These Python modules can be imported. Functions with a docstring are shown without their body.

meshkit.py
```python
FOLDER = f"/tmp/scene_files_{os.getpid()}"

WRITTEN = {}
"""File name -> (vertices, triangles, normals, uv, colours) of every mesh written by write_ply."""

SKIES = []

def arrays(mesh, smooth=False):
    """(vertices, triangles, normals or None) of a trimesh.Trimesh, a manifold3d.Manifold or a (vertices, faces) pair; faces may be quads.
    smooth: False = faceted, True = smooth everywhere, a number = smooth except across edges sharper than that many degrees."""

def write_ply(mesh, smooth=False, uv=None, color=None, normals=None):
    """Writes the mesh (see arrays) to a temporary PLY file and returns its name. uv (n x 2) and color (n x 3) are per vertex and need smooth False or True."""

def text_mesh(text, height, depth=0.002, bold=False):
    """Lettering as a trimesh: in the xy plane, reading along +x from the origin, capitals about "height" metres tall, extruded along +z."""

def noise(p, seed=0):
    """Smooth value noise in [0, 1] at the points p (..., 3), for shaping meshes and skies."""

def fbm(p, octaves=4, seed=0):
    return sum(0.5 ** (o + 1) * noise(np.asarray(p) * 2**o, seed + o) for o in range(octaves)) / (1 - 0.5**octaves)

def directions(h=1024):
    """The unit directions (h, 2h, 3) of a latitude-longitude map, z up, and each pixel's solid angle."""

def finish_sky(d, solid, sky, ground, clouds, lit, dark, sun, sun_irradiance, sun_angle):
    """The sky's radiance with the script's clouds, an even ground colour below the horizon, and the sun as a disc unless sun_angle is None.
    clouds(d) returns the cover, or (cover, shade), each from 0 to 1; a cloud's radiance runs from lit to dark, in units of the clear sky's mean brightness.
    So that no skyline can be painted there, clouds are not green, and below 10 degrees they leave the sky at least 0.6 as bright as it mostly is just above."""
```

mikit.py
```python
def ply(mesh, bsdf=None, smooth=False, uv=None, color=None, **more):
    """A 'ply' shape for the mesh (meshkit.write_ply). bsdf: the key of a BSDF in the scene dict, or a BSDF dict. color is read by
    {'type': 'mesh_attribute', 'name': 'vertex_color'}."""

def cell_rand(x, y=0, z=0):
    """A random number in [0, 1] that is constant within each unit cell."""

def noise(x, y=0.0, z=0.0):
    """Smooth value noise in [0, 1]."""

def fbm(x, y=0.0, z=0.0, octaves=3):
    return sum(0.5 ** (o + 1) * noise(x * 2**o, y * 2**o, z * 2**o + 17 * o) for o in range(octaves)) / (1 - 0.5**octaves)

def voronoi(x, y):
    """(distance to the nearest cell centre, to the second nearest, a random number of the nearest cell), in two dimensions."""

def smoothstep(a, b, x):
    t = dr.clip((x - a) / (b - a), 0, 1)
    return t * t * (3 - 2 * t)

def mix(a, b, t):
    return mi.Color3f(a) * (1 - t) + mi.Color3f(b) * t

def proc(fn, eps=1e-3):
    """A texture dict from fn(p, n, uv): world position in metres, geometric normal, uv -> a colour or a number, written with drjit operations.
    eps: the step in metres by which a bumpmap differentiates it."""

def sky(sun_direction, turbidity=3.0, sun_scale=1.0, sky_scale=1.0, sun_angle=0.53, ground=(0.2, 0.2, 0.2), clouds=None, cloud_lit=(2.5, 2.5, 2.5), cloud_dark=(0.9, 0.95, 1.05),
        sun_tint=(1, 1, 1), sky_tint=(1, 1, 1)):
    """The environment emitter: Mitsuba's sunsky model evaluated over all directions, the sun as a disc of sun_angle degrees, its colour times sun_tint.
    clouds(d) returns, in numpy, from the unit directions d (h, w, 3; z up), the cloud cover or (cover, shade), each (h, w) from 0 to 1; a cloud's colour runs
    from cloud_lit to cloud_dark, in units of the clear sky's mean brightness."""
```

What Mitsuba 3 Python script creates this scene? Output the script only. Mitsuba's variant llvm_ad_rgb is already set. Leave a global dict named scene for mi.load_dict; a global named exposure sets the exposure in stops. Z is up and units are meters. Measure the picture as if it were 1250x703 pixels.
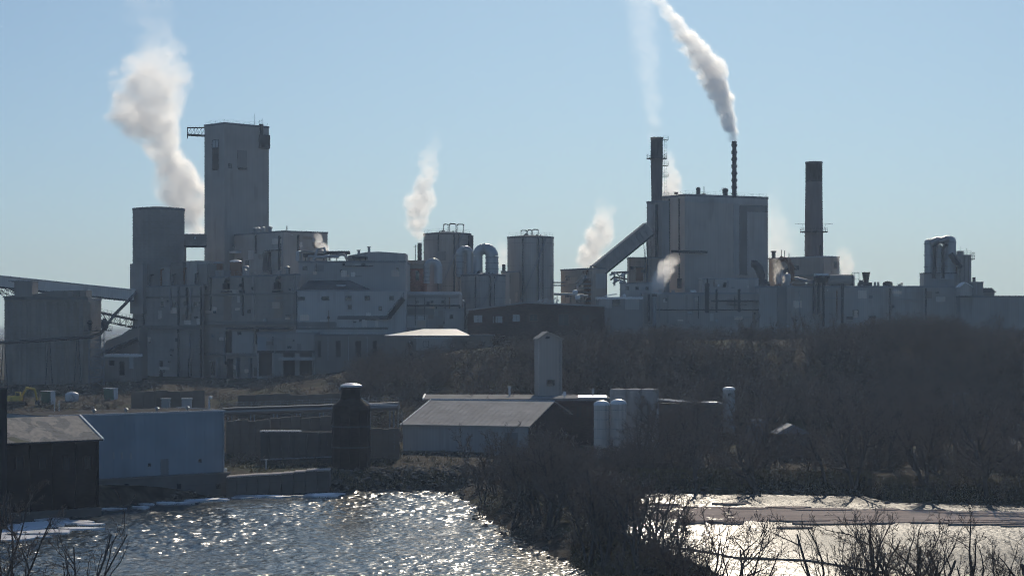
import math, random
import numpy as np
import trimesh, shapely
import drjit as dr
import mitsuba as mi
import mikit, meshkit
from mikit import proc, noise, fbm, smoothstep, mix, cell_rand
T = mi.ScalarTransform4f
random.seed(7); rng = np.random.default_rng(7)
scene, labels = {}, {}

# ------------------------------------------------------------------ camera, sky, exposure
F, H, HY, CX = 2332.0, 25.0, 400.0, 625.0          # focal length in photo pixels, eye height over the river, horizon row
scene['camera'] = {'type': 'perspective', 'fov': 30.0, 'fov_axis': 'x', 'near_clip': 1.0, 'far_clip': 30000.0,
                   'principal_point_offset_y': -(HY - 351.5) / 703.0,
                   'to_world': T().look_at(origin=[0, 0, H], target=[0, 100, H], up=[0, 0, 1]),
                   'medium': {'type': 'ref', 'id': 'haze_air'}}
AZ, EL = math.radians(6), math.radians(29)
SUN = [math.sin(AZ) * math.cos(EL), math.cos(AZ) * math.cos(EL), math.sin(EL)]
scene['sky'] = mikit.sky(SUN, turbidity=2.6, ground=(0.12, 0.12, 0.12), sun_tint=(0.88, 1.0, 1.24), sky_tint=(0.79, 0.985, 1.25))
exposure = 1.08

# ------------------------------------------------------------------ helpers
used = set()
def uniq(k):
    if k not in used:
        used.add(k); return k
    i = 1
    while f'{k}_{i:03d}' in used: i += 1
    k = f'{k}_{i:03d}'; used.add(k); return k
def thing(name, label, cat=None, group=None, kind=None):
    k = uniq(name); d = {'label': label}
    if cat: d['category'] = cat
    if group: d['group'] = group
    if kind: d['kind'] = kind
    labels[k] = d
    return k
TINTED = {'siding', 'concrete', 'brick', 'paint', 'roofing'}
def add(parent, part, mesh, mat, tint=(1.0, 0.0), smooth=False, label=None, kind=None):
    """one entry: parent__part (numbered), or the thing itself when part is None"""
    k = parent if part is None else uniq(parent + '__' + part)
    v, f = mesh
    uv = np.tile(np.array(tint, float), (len(v), 1)) if mat in TINTED else None
    scene[k] = mikit.ply(trimesh.Trimesh(v, f, process=False), 'material_' + mat, smooth=bool(smooth) if uv is not None else smooth, uv=uv)
    if label or kind:
        labels[k] = {**({'label': label} if label else {}), **({'kind': kind} if kind else {})}
    return k
def P(px, y, Y):
    return np.array([(px - CX) * Y / F, Y, H + (HY - y) * Y / F])
def X_(px, Y): return (px - CX) * Y / F
def Z_(y, Y): return H + (HY - y) * Y / F

def join(ms):
    vs, fs, n = [], [], 0
    for v, f in ms:
        vs.append(np.asarray(v, float)); fs.append(np.asarray(f) + n); n += len(v)
    return np.vstack(vs), np.vstack(fs)
BF = np.array([[0,2,1],[0,3,2],[4,5,6],[4,6,7],[0,1,5],[0,5,4],[1,2,6],[1,6,5],[2,3,7],[2,7,6],[3,0,4],[3,4,7]])
def hexa(b, t):
    return np.vstack([np.array(b, float), np.array(t, float)]), BF
def box(u0, u1, v0, v1, z0, z1, fr=None):
    c = [(u0, v0), (u1, v0), (u1, v1), (u0, v1)]
    if fr is None:
        return hexa([(a, b, z0) for a, b in c], [(a, b, z1) for a, b in c])
    return hexa([fr.p(a, b, z0) for a, b in c], [fr.p(a, b, z1) for a, b in c])
def prism(poly, fr, v0, v1):
    """poly: (u, z) outline counter-clockwise seen from the front (v0 side), extruded along v"""
    n = len(poly)
    v = [fr.p(u, v0, z) for u, z in poly] + [fr.p(u, v1, z) for u, z in poly]
    f = []
    for i in range(1, n - 1):
        f += [[0, i, i + 1], [n, n + i + 1, n + i]]
    for i in range(n):
        j = (i + 1) % n; f += [[i, n + i, n + j], [i, n + j, j]]
    return np.array(v), np.array(f)
def prism_u(poly, fr, u0, u1):
    """poly: (v, z) outline, extruded along u"""
    n = len(poly)
    v = [fr.p(u0, a, z) for a, z in poly] + [fr.p(u1, a, z) for a, z in poly]
    f = []
    for i in range(1, n - 1):
        f += [[0, i + 1, i], [n, n + i, n + i + 1]]
    for i in range(n):
        j = (i + 1) % n; f += [[i, n + j, n + i], [i, j, n + j]]
    return np.array(v), np.array(f)
def lathe(cx, cy, prof, n=24, cap=True):
    """prof: (r, z) from bottom to top; rings are doubled at corners so that smooth shading keeps them"""
    a = np.arange(n) * 2 * np.pi / n
    vs, fs, k = [], [], 0
    for (r0, z0), (r1, z1) in zip(prof[:-1], prof[1:]):
        ring = lambda r, z: np.stack([cx + r * np.cos(a), cy + r * np.sin(a), np.full(n, z)], 1)
        vs += [ring(r0, z0), ring(r1, z1)]
        i = np.arange(n); j = (i + 1) % n
        fs += [np.stack([k + i, k + j, k + n + j], 1), np.stack([k + i, k + n + j, k + n + i], 1)]
        k += 2 * n
    if cap and prof[-1][0] > 1e-3:
        vs += [np.stack([cx + prof[-1][0] * np.cos(a), cy + prof[-1][0] * np.sin(a), np.full(n, prof[-1][1])], 1), [[cx, cy, prof[-1][1]]]]
        i = np.arange(n); fs += [np.stack([k + i, k + (i + 1) % n, np.full(n, k + n)], 1)]
    return np.vstack(vs), np.vstack(fs)
def dome(r, z0, h, m=6):
    return [(r * math.cos(t), z0 + h * math.sin(t)) for t in np.linspace(0, np.pi / 2, m + 1)]
def tube(pts, r, n=8, caps=True):
    pts = np.asarray(pts, float); m = len(pts)
    rr = np.full(m, r) if np.isscalar(r) else np.asarray(r, float)
    d = np.gradient(pts, axis=0); d /= np.linalg.norm(d, axis=1, keepdims=True) + 1e-12
    ref = np.array([0.31, 0.17, 0.94]) if abs(d[0][2]) < 0.9 else np.array([0.9, 0.4, 0.1])
    vs = []
    for i in range(m):
        x = np.cross(d[i], ref); x /= np.linalg.norm(x); y = np.cross(d[i], x)
        a = np.arange(n) * 2 * np.pi / n
        vs.append(pts[i] + rr[i] * (np.cos(a)[:, None] * x + np.sin(a)[:, None] * y))
    vs = np.vstack(vs); f = []
    for i in range(m - 1):
        for k in range(n):
            a0, a1, b0, b1 = i*n + k, i*n + (k+1) % n, (i+1)*n + k, (i+1)*n + (k+1) % n
            f += [[a0, a1, b1], [a0, b1, b0]]
    if caps:
        for k in range(1, n - 1):
            f += [[0, k + 1, k], [(m-1)*n, (m-1)*n + k, (m-1)*n + k + 1]]
    return vs, np.array(f)
def bar(p0, p1, w):
    return tube([p0, p1], w * 0.7, 4)
def arc(p0, p1, h, k=9):
    """points of a half round from p0 over to p1"""
    p0, p1 = np.asarray(p0, float), np.asarray(p1, float); c = (p0 + p1) / 2; e = (p0 - p1) / 2
    return [c + e * math.cos(t) + np.array([0, 0, h]) * math.sin(t) for t in np.linspace(0, np.pi, k)]

class Frame:
    """a building's own axes: u along its right-hand face, v back along its left-hand face, from the near corner"""
    def __init__(s, px, Y, ang=0.0):
        s.a = math.radians(ang); s.c, s.s = math.cos(s.a), math.sin(s.a); s.X, s.Y = X_(px, Y), Y
    def p(s, u, v, z): return np.array([s.X + s.c*u - s.s*v, s.Y + s.s*u + s.c*v, z])
    def u_at(s, px, v=0.0):
        k = (px - CX) / F; X, Y = s.X - s.s*v, s.Y + s.c*v
        return (k*Y - X) / (s.c - k*s.s)
    def v_at(s, px, u=0.0):
        k = (px - CX) / F; X, Y = s.X + s.c*u, s.Y + s.s*u
        return (k*Y - X) / (-s.s - k*s.c)
    def z(s, y, u=0.0, v=0.0): return H + (HY - y) * (s.Y + s.s*u + s.c*v) / F

def panel(parent, part, fr, face, px0, px1, y0, y1, mat, out=0.1, tint=(1, 0), back=0.3, label=None):
    """a box standing `out` proud of a face: 'r' the right-hand face (v = 0), 'l' the left-hand face (u = 0); y0 top, y1 bottom"""
    if face == 'r':
        a, b = sorted((fr.u_at(px0), fr.u_at(px1))); m = (a + b) / 2
        return add(parent, part, box(a, b, -out, back, fr.z(y1, m), fr.z(y0, m), fr), mat, tint, label=label)
    a, b = sorted((fr.v_at(px0), fr.v_at(px1))); m = (a + b) / 2
    return add(parent, part, box(-out, back, a, b, fr.z(y1, 0, m), fr.z(y0, 0, m), fr), mat, tint, label=label)
def window(parent, fr, face, px0, px1, y0, y1, pane='glass', frame_mat='paint', tint=(0.5, 0), part='window', bars=0):
    """a frame proud of the wall with a pane set back in it"""
    if face == 'r':
        a, b = sorted((fr.u_at(px0), fr.u_at(px1))); m = (a + b) / 2; z0, z1 = fr.z(y1, m), fr.z(y0, m)
        bx = lambda u0, u1, d0, d1, za, zb: box(u0, u1, -d1, -d0, za, zb, fr)
    else:
        a, b = sorted((fr.v_at(px0), fr.v_at(px1))); m = (a + b) / 2; z0, z1 = fr.z(y1, 0, m), fr.z(y0, 0, m)
        bx = lambda u0, u1, d0, d1, za, zb: box(-d1, -d0, u0, u1, za, zb, fr)
    w = min(0.14, (b - a) * 0.12)
    ms = [bx(a - w, a, 0.0, 0.16, z0 - w, z1 + w), bx(b, b + w, 0.0, 0.16, z0 - w, z1 + w), bx(a, b, 0.0, 0.16, z1, z1 + w), bx(a, b, 0.0, 0.22, z0 - w, z0)]
    for i in range(bars):
        c = a + (b - a) * (i + 1) / (bars + 1); ms.append(bx(c - 0.05, c + 0.05, 0.035, 0.12, z0, z1))
    k = add(parent, part, join(ms), frame_mat, tint)
    add(k, 'pane', bx(a, b, -0.05, 0.03, z0, z1), pane)
    return k
def building(name, label, cat, px, Y, ang, pxl, pxr, yt, z0, mat, tint=(1, 0), depth=None, width=None, coping=0.45, roof='roofing', rtint=(0.6, 0), yref=None, group=None):
    fr = Frame(px, Y, ang)
    u1 = fr.u_at(pxr) if pxr is not None else width
    v1 = fr.v_at(pxl) if pxl is not None else depth
    z1 = fr.z(yt)
    t = thing(name, label, cat, group)
    add(t, 'wall', box(0, u1, 0, v1, z0, z1 - coping, fr), mat, tint)
    e = 0.12
    if coping:
        add(t, 'roof', box(-e, u1 + e, -e, v1 + e, z1 - coping, z1, fr), roof, rtint)
    fr.u1, fr.v1, fr.z1, fr.z0 = u1, v1, z1, z0
    return t, fr
def rail_mesh(pts, h=1.1, step=1.6, r=0.035):
    ms = []
    for a, b in zip(pts[:-1], pts[1:]):
        a, b = np.asarray(a, float), np.asarray(b, float); n = max(1, int(np.linalg.norm(b - a) / step))
        for i in range(n + 1):
            q = a + (b - a) * i / n; ms.append(bar(q, q + [0, 0, h], r))
        for k in (0.5, 1.0): ms.append(bar(a + [0, 0, h*k], b + [0, 0, h*k], r))
    return join(ms)
def lattice_mesh(p0, p1, w, n, r):
    """a square lattice mast or truss from p0 to p1"""
    p0, p1 = np.asarray(p0, float), np.asarray(p1, float); d = (p1 - p0) / np.linalg.norm(p1 - p0)
    x = np.cross(d, [0, 0, 1]) if abs(d[2]) < 0.9 else np.array([1.0, 0.2, 0]); x -= d * (x @ d); x /= np.linalg.norm(x); y = np.cross(d, x)
    C = [(x*a + y*b) * w / 2 for a, b in ((-1, -1), (1, -1), (1, 1), (-1, 1))]
    ms = [bar(p0 + c, p1 + c, r) for c in C]
    for i in range(n):
        a, b = p0 + (p1 - p0) * i / n, p0 + (p1 - p0) * (i + 1) / n
        for k in range(4):
            c0, c1 = C[k], C[(k + 1) % 4]
            ms += [bar(a + c0, b + c1, r * 0.7) if i % 2 else bar(a + c1, b + c0, r * 0.7), bar(b + c0, b + c1, r * 0.7)]
    return join(ms)

# ------------------------------------------------------------------ materials
def along(p, n):                       # coordinate along a wall, horizontally
    return p.x * (-n.y) + p.y * n.x
def siding_fn(p, n, uv):
    t = along(p, n)
    seam = cell_rand(dr.floor(t / 1.2), dr.floor(p.z / 7.0), 3)
    streak = fbm(t * 1.3, p.z * 0.07, 2.0)
    blotch = fbm(t * 0.12, p.z * 0.16, 5.0)
    rust = smoothstep(0.64, 0.80, fbm(t * 0.55, p.z * 0.09, 9.0))
    c = mix((0.43, 0.415, 0.39), (0.50, 0.385, 0.29), uv.y) * uv.x * (0.97 + 0.06 * seam) * (0.93 + 0.1 * streak) * (0.87 + 0.26 * blotch)
    rib = 0.94 + 0.06 * smoothstep(0.2, 0.5, dr.abs(t / 0.6 - dr.floor(t / 0.6) - 0.5))
    return mix(c * rib, mi.Color3f(0.16, 0.10, 0.07) * uv.x, rust * 0.2)
def concrete_fn(p, n, uv):
    t = along(p, n)
    streak = fbm(t * 0.9, p.z * 0.05, 2.0)
    blotch = fbm(p.x * 0.15, p.y * 0.15, p.z * 0.15)
    fine = fbm(p.x * 1.7, p.y * 1.7, p.z * 1.7)
    lift = p.z / 1.8
    form = smoothstep(0.02, 0.06, lift - dr.floor(lift))
    return mix((0.41, 0.395, 0.37), (0.46, 0.36, 0.28), uv.y) * uv.x * (0.88 + 0.18 * streak) * (0.82 + 0.36 * blotch) * (0.9 + 0.2 * fine) * (0.9 + 0.1 * form)
def brick_fn(p, n, uv):
    t = along(p, n); row = dr.floor(p.z / 0.16)
    c = cell_rand(dr.floor(t / 0.5 + 0.5 * (row - 2 * dr.floor(row / 2))), row, 4)
    old = fbm(t * 0.2, p.z * 0.2, 6.0)
    return mix((0.20, 0.085, 0.062), (0.105, 0.07, 0.06), uv.y) * uv.x * (0.75 + 0.5 * c) * (0.6 + 0.7 * old)
def paint_fn(p, n, uv):
    g = fbm(p.x * 0.6, p.y * 0.6, p.z * 0.25)
    return mix((0.55, 0.57, 0.58), (0.42, 0.36, 0.28), uv.y) * uv.x * (0.75 + 0.45 * g)
def roofing_fn(p, n, uv):
    g = fbm(p.x * 0.35, p.y * 0.35, 1.0); s = fbm(p.x * 1.8, p.y * 1.8, p.z)
    return mix((0.34, 0.35, 0.36), (0.36, 0.31, 0.25), uv.y) * uv.x * (0.7 + 0.5 * g) * (0.85 + 0.3 * s)
def steel_fn(p, n, uv):
    g = fbm(p.x * 0.5, p.y * 0.5, p.z * 0.12)
    return mix((0.27, 0.29, 0.30), (0.46, 0.47, 0.47), g)
def moss_fn(p, n, uv):
    m = fbm(p.x * 0.45, p.y * 0.45, 3.0, octaves=4); k = fbm(p.x * 2.2, p.y * 2.2, 7.0)
    c = mix((0.30, 0.265, 0.22), (0.50, 0.41, 0.31), smoothstep(0.50, 0.58, m))
    return mix(c * (0.7 + 0.5 * k), (0.10, 0.105, 0.05), smoothstep(0.42, 0.30, m) * 0.8)
def blue_fn(p, n, uv):
    t = along(p, n); g = fbm(t * 0.5, p.z * 0.1, 2.0); b = fbm(t * 0.15, p.z * 0.3, 4.0)
    rib = 0.98 + 0.02 * smoothstep(0.15, 0.5, dr.abs(t / 0.9 - dr.floor(t / 0.9) - 0.5))
    return mi.Color3f(0.265, 0.305, 0.33) * (0.85 + 0.3 * g) * (0.85 + 0.3 * b) * rib
def ground_fn(p, n, uv):
    a = fbm(p.x * 0.07, p.y * 0.07, 1.0, octaves=4); b = fbm(p.x * 0.6, p.y * 0.6, 2.0); c = fbm(p.x * 2.7, p.y * 2.7, 3.0)
    col = mix((0.05, 0.041, 0.033), (0.105, 0.085, 0.06), smoothstep(0.35, 0.65, b))
    col = mix(col, (0.05, 0.058, 0.026), smoothstep(0.52, 0.66, a) * 0.8)
    return col * (0.42 + 0.55 * c)
def bark_fn(p, n, uv):
    return mix((0.07, 0.058, 0.05), (0.16, 0.135, 0.115), fbm(p.x * 1.1, p.y * 1.1, p.z * 0.5))
def rock_fn(p, n, uv):
    return mix((0.07, 0.06, 0.05), (0.19, 0.165, 0.135), fbm(p.x * 1.5, p.y * 1.5, p.z * 1.5)) * 0.9
def glare_white_fn(p, n, uv):
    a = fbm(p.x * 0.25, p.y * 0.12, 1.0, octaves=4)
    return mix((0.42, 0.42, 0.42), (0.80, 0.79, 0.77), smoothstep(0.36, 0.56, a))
def apron_fn(p, n, uv):
    a = fbm(p.x * 0.09, p.y * 0.5, 1.0, octaves=4); b = fbm(p.x * 0.5, p.y * 1.5, 4.0)
    return mix((0.34, 0.245, 0.185), (0.60, 0.46, 0.36), a) * (0.75 + 0.5 * b)

def mat(name, color, rough=0.7, metal=0.0, spec=0.4, two=True, **kw):
    c = proc(color) if callable(color) else {'type': 'rgb', 'value': list(color)}
    d = {'type': 'principled', 'base_color': c, 'roughness': rough, 'metallic': metal, 'specular': spec, **kw}
    scene['material_' + name] = {'type': 'twosided', 'bsdf': d} if two else d
mat('siding', siding_fn, 0.55); mat('concrete', concrete_fn, 0.85, spec=0.2); mat('brick', brick_fn, 0.85, spec=0.2)
mat('paint', paint_fn, 0.5); mat('roofing', roofing_fn, 0.85, spec=0.2)
mat('steel', steel_fn, 0.42, metal=0.35); mat('dark_metal', (0.055, 0.06, 0.065), 0.75, spec=0.2); mat('rail_metal', (0.25, 0.26, 0.27), 0.45, metal=0.4)
mat('moss_roof', moss_fn, 0.8, spec=0.3); mat('blue_siding', blue_fn, 0.5)
mat('glass', (0.03, 0.035, 0.04), 0.12, spec=0.6); mat('pale_pane', (0.34, 0.36, 0.36), 0.3, spec=0.5)
mat('white_paint', (0.72, 0.72, 0.70), 0.45); mat('rust', (0.17, 0.085, 0.05), 0.8); mat('yellow_paint', (0.55, 0.38, 0.06), 0.5)
mat('green_paint', (0.06, 0.12, 0.08), 0.5); mat('black_paint', (0.03, 0.03, 0.033), 0.9, spec=0.1); mat('stack_brown', (0.15, 0.125, 0.12), 0.75)
mat('ground', ground_fn, 0.95, spec=0.1); mat('bark', bark_fn, 0.9, spec=0.1); mat('rock', rock_fn, 0.85, spec=0.3)
mat('twig', (0.225, 0.172, 0.135), 0.9, spec=0.1); mat('dry_grass', (0.19, 0.15, 0.085), 0.9, spec=0.1)
mat('glare_white', glare_white_fn, 0.5); mat('apron', apron_fn, 0.9, spec=0.1); mat('tan_cover', (0.27, 0.235, 0.20), 0.7)
def water_rough(p, n, uv):
    return 0.21 + (0.29 + 0.2 * fbm(p.x * 0.06, p.y * 0.10, 2.0)) * smoothstep(8.0, 40.0, p.x)
def ripple_fn(p, n, uv):
    k = smoothstep(0.35, 0.65, fbm(p.x * 0.05, p.y * 0.03, 4.0))
    return (0.3 + 0.7 * k) * 0.13 * fbm(p.x * 1.9, p.y * 1.4, 1.0, octaves=2)
scene['material_water'] = {'type': 'twosided', 'bsdf': {'type': 'bumpmap', 'arbitrary': proc(ripple_fn, 0.03), 'scale': 1.0, 'nested': {'type': 'principled', 'base_color': {'type': 'rgb', 'value': [0.018, 0.03, 0.036]}, 'roughness': proc(water_rough), 'specular': 0.5}}}

# ------------------------------------------------------------------ terrain and water
SH = [(-700, 720), (-300, 690), (0, 641), (100, 622), (275, 605), (390, 601), (480, 599), (560, 600), (700, 603), (960, 604), (1060, 606), (1085, 613), (1250, 618), (1500, 622), (1900, 626)]
SHY = [F * H / (y - HY) for _, y in SH]; SHX = [X_(px, Y) for (px, _), Y in zip(SH, SHY)]
def pt(px, y, z=0.0):
    Y = F * (H - z) / (y - HY); return X_(px, Y), Y
PEN = shapely.Polygon([pt(*q) for q in ((548, 596), (566, 615), (585, 632), (615, 650), (662, 675), (718, 699), (740, 716), (900, 716), (868, 696), (800, 670), (778, 655), (772, 640), (780, 620), (800, 598), (700, 585))])
def ground_z(x, y, rough=True):
    x, y = np.asarray(x, float), np.asarray(y, float)
    d = y - np.interp(x, SHX, SHY)
    ss = lambda a, b, t: (lambda q: q * q * (3 - 2 * q))(np.clip((t - a) / (b - a), 0, 1))
    pl = np.interp(x, [-75, -45, -12, 30, 400], [11, 13.5, 20, 22, 22.5])
    y1, y2 = np.interp(x, [-70, 0], [300, 352]), np.interp(x, [-70, 0], [485, 436])
    base = np.where(d < 0, np.maximum(-2.5, d * 0.35 - 0.3), -0.3 + 2.9 * ss(0, 7, d) + 0.6 * ss(10, 40, d))
    far = base + (pl - 3.2) * np.where(x < -40, np.clip((y - y1) / (y2 - y1), 0, 1), ss(0, 1, (y - y1) / (y2 - y1))) * (d > 0)
    sd = shapely.distance(shapely.points(x, y), PEN.exterior) * np.where(shapely.contains_xy(PEN, x, y), 1, -1)
    pen = np.where(sd > 0, -0.2 + 2.0 * ss(0, 6, sd), np.maximum(-2.5, sd * 0.5 - 0.2))
    near = np.where(y < 150, np.interp(y, [0, 30, 70, 110, 140, 150], [22.5, 14, 6.5, 3.0, 0.8, -2.5]), -2.5)
    near = np.where(y < 0, 22.5, near)
    z = np.maximum(np.maximum(far, pen), near)
    if rough:
        b = meshkit.fbm(np.stack([x * 0.12, y * 0.12, x * 0 + 3.3], -1), 4) - 0.5
        z = z + b * np.where(z > 0.2, 1.6, 0.25) * np.where((y > 490), 0.3, 1)
    z = z + np.where((y > 900), 4.0 * (meshkit.fbm(np.stack([x * 0.002, y * 0.002, x * 0], -1), 3) - 0.5), 0)
    return z
def gz(x, y): return float(ground_z(np.array([x]), np.array([y]))[0])
def grid_mesh(xs, ys, fn):
    gx, gy = np.meshgrid(xs, ys); g = np.stack([gx, gy, fn(gx.ravel(), gy.ravel()).reshape(gx.shape)], -1).reshape(-1, 3)
    nx, ny = len(xs), len(ys); i = (np.arange(ny - 1)[:, None] * nx + np.arange(nx - 1)[None]).ravel()
    return g, np.vstack([np.stack([i, i + 1, i + nx + 1], 1), np.stack([i, i + nx + 1, i + nx], 1)])
xs = np.concatenate([np.geomspace(-4000, -180, 16), np.arange(-170, 176, 2.2), np.geomspace(185, 4000, 16)])
ys = np.concatenate([[-250, -120, -60, -30, 0], np.arange(10, 180, 6.0), np.arange(182, 520, 2.2), np.geomspace(530, 4000, 22)])
add('ground', None, grid_mesh(xs, ys, ground_z), 'ground', smooth=True)
labels['ground'] = {'label': 'brown winter ground of the river banks and the plant terrace', 'kind': 'structure'}

def waves(x, y):
    q = lambda sx, sy, s: meshkit.fbm(np.stack([x * sx, y * sy, np.full_like(x, s)], -1), 2, int(s)) - 0.5
    amp = np.clip(meshkit.fbm(np.stack([x * 0.05, y * 0.025, x * 0 + 7.7], -1), 3) * 3.4 - 0.95, 0.22, 1.5)
    calm = 1 - 0.7 * np.clip((x - 15) / 30, 0, 1)
    z = 0.46 * q(0.45, 0.36, 1.0) + 0.27 * q(1.9, 1.35, 5.0)
    z = z * amp * calm
    return np.where((y > 178) & (y < 305), z, 0)
xs = np.concatenate([np.linspace(-900, -90, 14), np.arange(-84, 86, 0.21), np.linspace(95, 900, 14)])
ys = np.concatenate([np.linspace(60, 182, 8), np.arange(184, 296, 0.27), np.linspace(303, 330, 3)])
add('river', None, grid_mesh(xs, ys, waves), 'water', smooth=True)
labels['river'] = {'label': 'dark rippled river glittering against the low sun', 'kind': 'structure'}

def slab_poly(poly, z0, z1):
    p = trimesh.creation.extrude_polygon(shapely.Polygon(poly), z1 - z0, engine='earcut'); p.apply_translation([0, 0, z0])
    return np.array(p.vertices), np.array(p.faces)
def band(px_y_top, px_y_bot, zt, zb):
    """a strip between two rows of (photo column, photo row) points read off at the water level"""
    a = [pt(px, y) for px, y in px_y_top]; b = [pt(px, y) for px, y in px_y_bot]
    return a, b
# thin white sheets along the left bank, painting bright water glare and foam
def ragged_sheets(spots, seed):
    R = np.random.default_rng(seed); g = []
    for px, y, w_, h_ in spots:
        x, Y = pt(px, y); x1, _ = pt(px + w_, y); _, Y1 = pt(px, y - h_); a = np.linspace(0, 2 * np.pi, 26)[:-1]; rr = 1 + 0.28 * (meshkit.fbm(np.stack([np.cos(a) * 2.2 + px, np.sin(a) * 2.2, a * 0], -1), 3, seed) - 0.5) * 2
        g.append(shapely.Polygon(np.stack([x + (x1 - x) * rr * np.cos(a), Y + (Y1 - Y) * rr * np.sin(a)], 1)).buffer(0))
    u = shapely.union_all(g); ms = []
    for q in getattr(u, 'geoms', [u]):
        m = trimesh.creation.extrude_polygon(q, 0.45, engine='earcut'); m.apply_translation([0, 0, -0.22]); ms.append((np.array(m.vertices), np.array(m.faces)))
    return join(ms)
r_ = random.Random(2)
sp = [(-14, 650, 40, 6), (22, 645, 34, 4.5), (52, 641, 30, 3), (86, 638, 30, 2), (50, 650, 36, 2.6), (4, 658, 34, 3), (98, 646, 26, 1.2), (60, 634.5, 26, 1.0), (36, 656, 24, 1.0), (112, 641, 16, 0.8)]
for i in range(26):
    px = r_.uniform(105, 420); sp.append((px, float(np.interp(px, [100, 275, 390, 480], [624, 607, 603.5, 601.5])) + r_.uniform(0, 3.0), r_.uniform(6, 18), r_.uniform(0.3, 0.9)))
add('river_ice', None, ragged_sheets(sp, 3), 'glare_white')
labels['river_ice'] = {'label': 'broken white sheets painting bright glare and foam along the left river bank', 'kind': 'structure'}
# the tan apron of the weir across the right-hand water
ap_t = [pt(px, y) for px, y in ((800, 618), (880, 619), (960, 621), (1040, 622), (1120, 623), (1180, 626), (1300, 631))]
ap_b = [pt(px, y) for px, y in ((1300, 638), (1180, 636), (1100, 637), (1000, 638), (900, 636), (840, 638), (790, 633))]
ring = shapely.Polygon(ap_t + ap_b).segmentize(1.2).exterior.coords
ap = [(x + 0.8 * (meshkit.fbm(np.array([x * 0.3, y * 0.3, 1.0]), 3) - 0.5), y + 5.0 * (meshkit.fbm(np.array([x * 0.16, y * 0.16, 5.0]), 4) - 0.5)) for x, y in ring[:-1]]
add('weir_apron', None, slab_poly(ap, -0.4, 0.09), 'apron')
r_ = random.Random(8); sp = []
for i in range(46):
    px = r_.uniform(785, 1275); e = r_.random() < 0.5; y = float(np.interp(px, [800, 960, 1180, 1300], [618, 621, 626, 631] if e else [637, 638, 637, 639])) + r_.gauss(0, 1.6 if e else 2.2); sp.append((px, y, r_.uniform(10, 46), r_.uniform(0.25, 1.0)))
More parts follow.
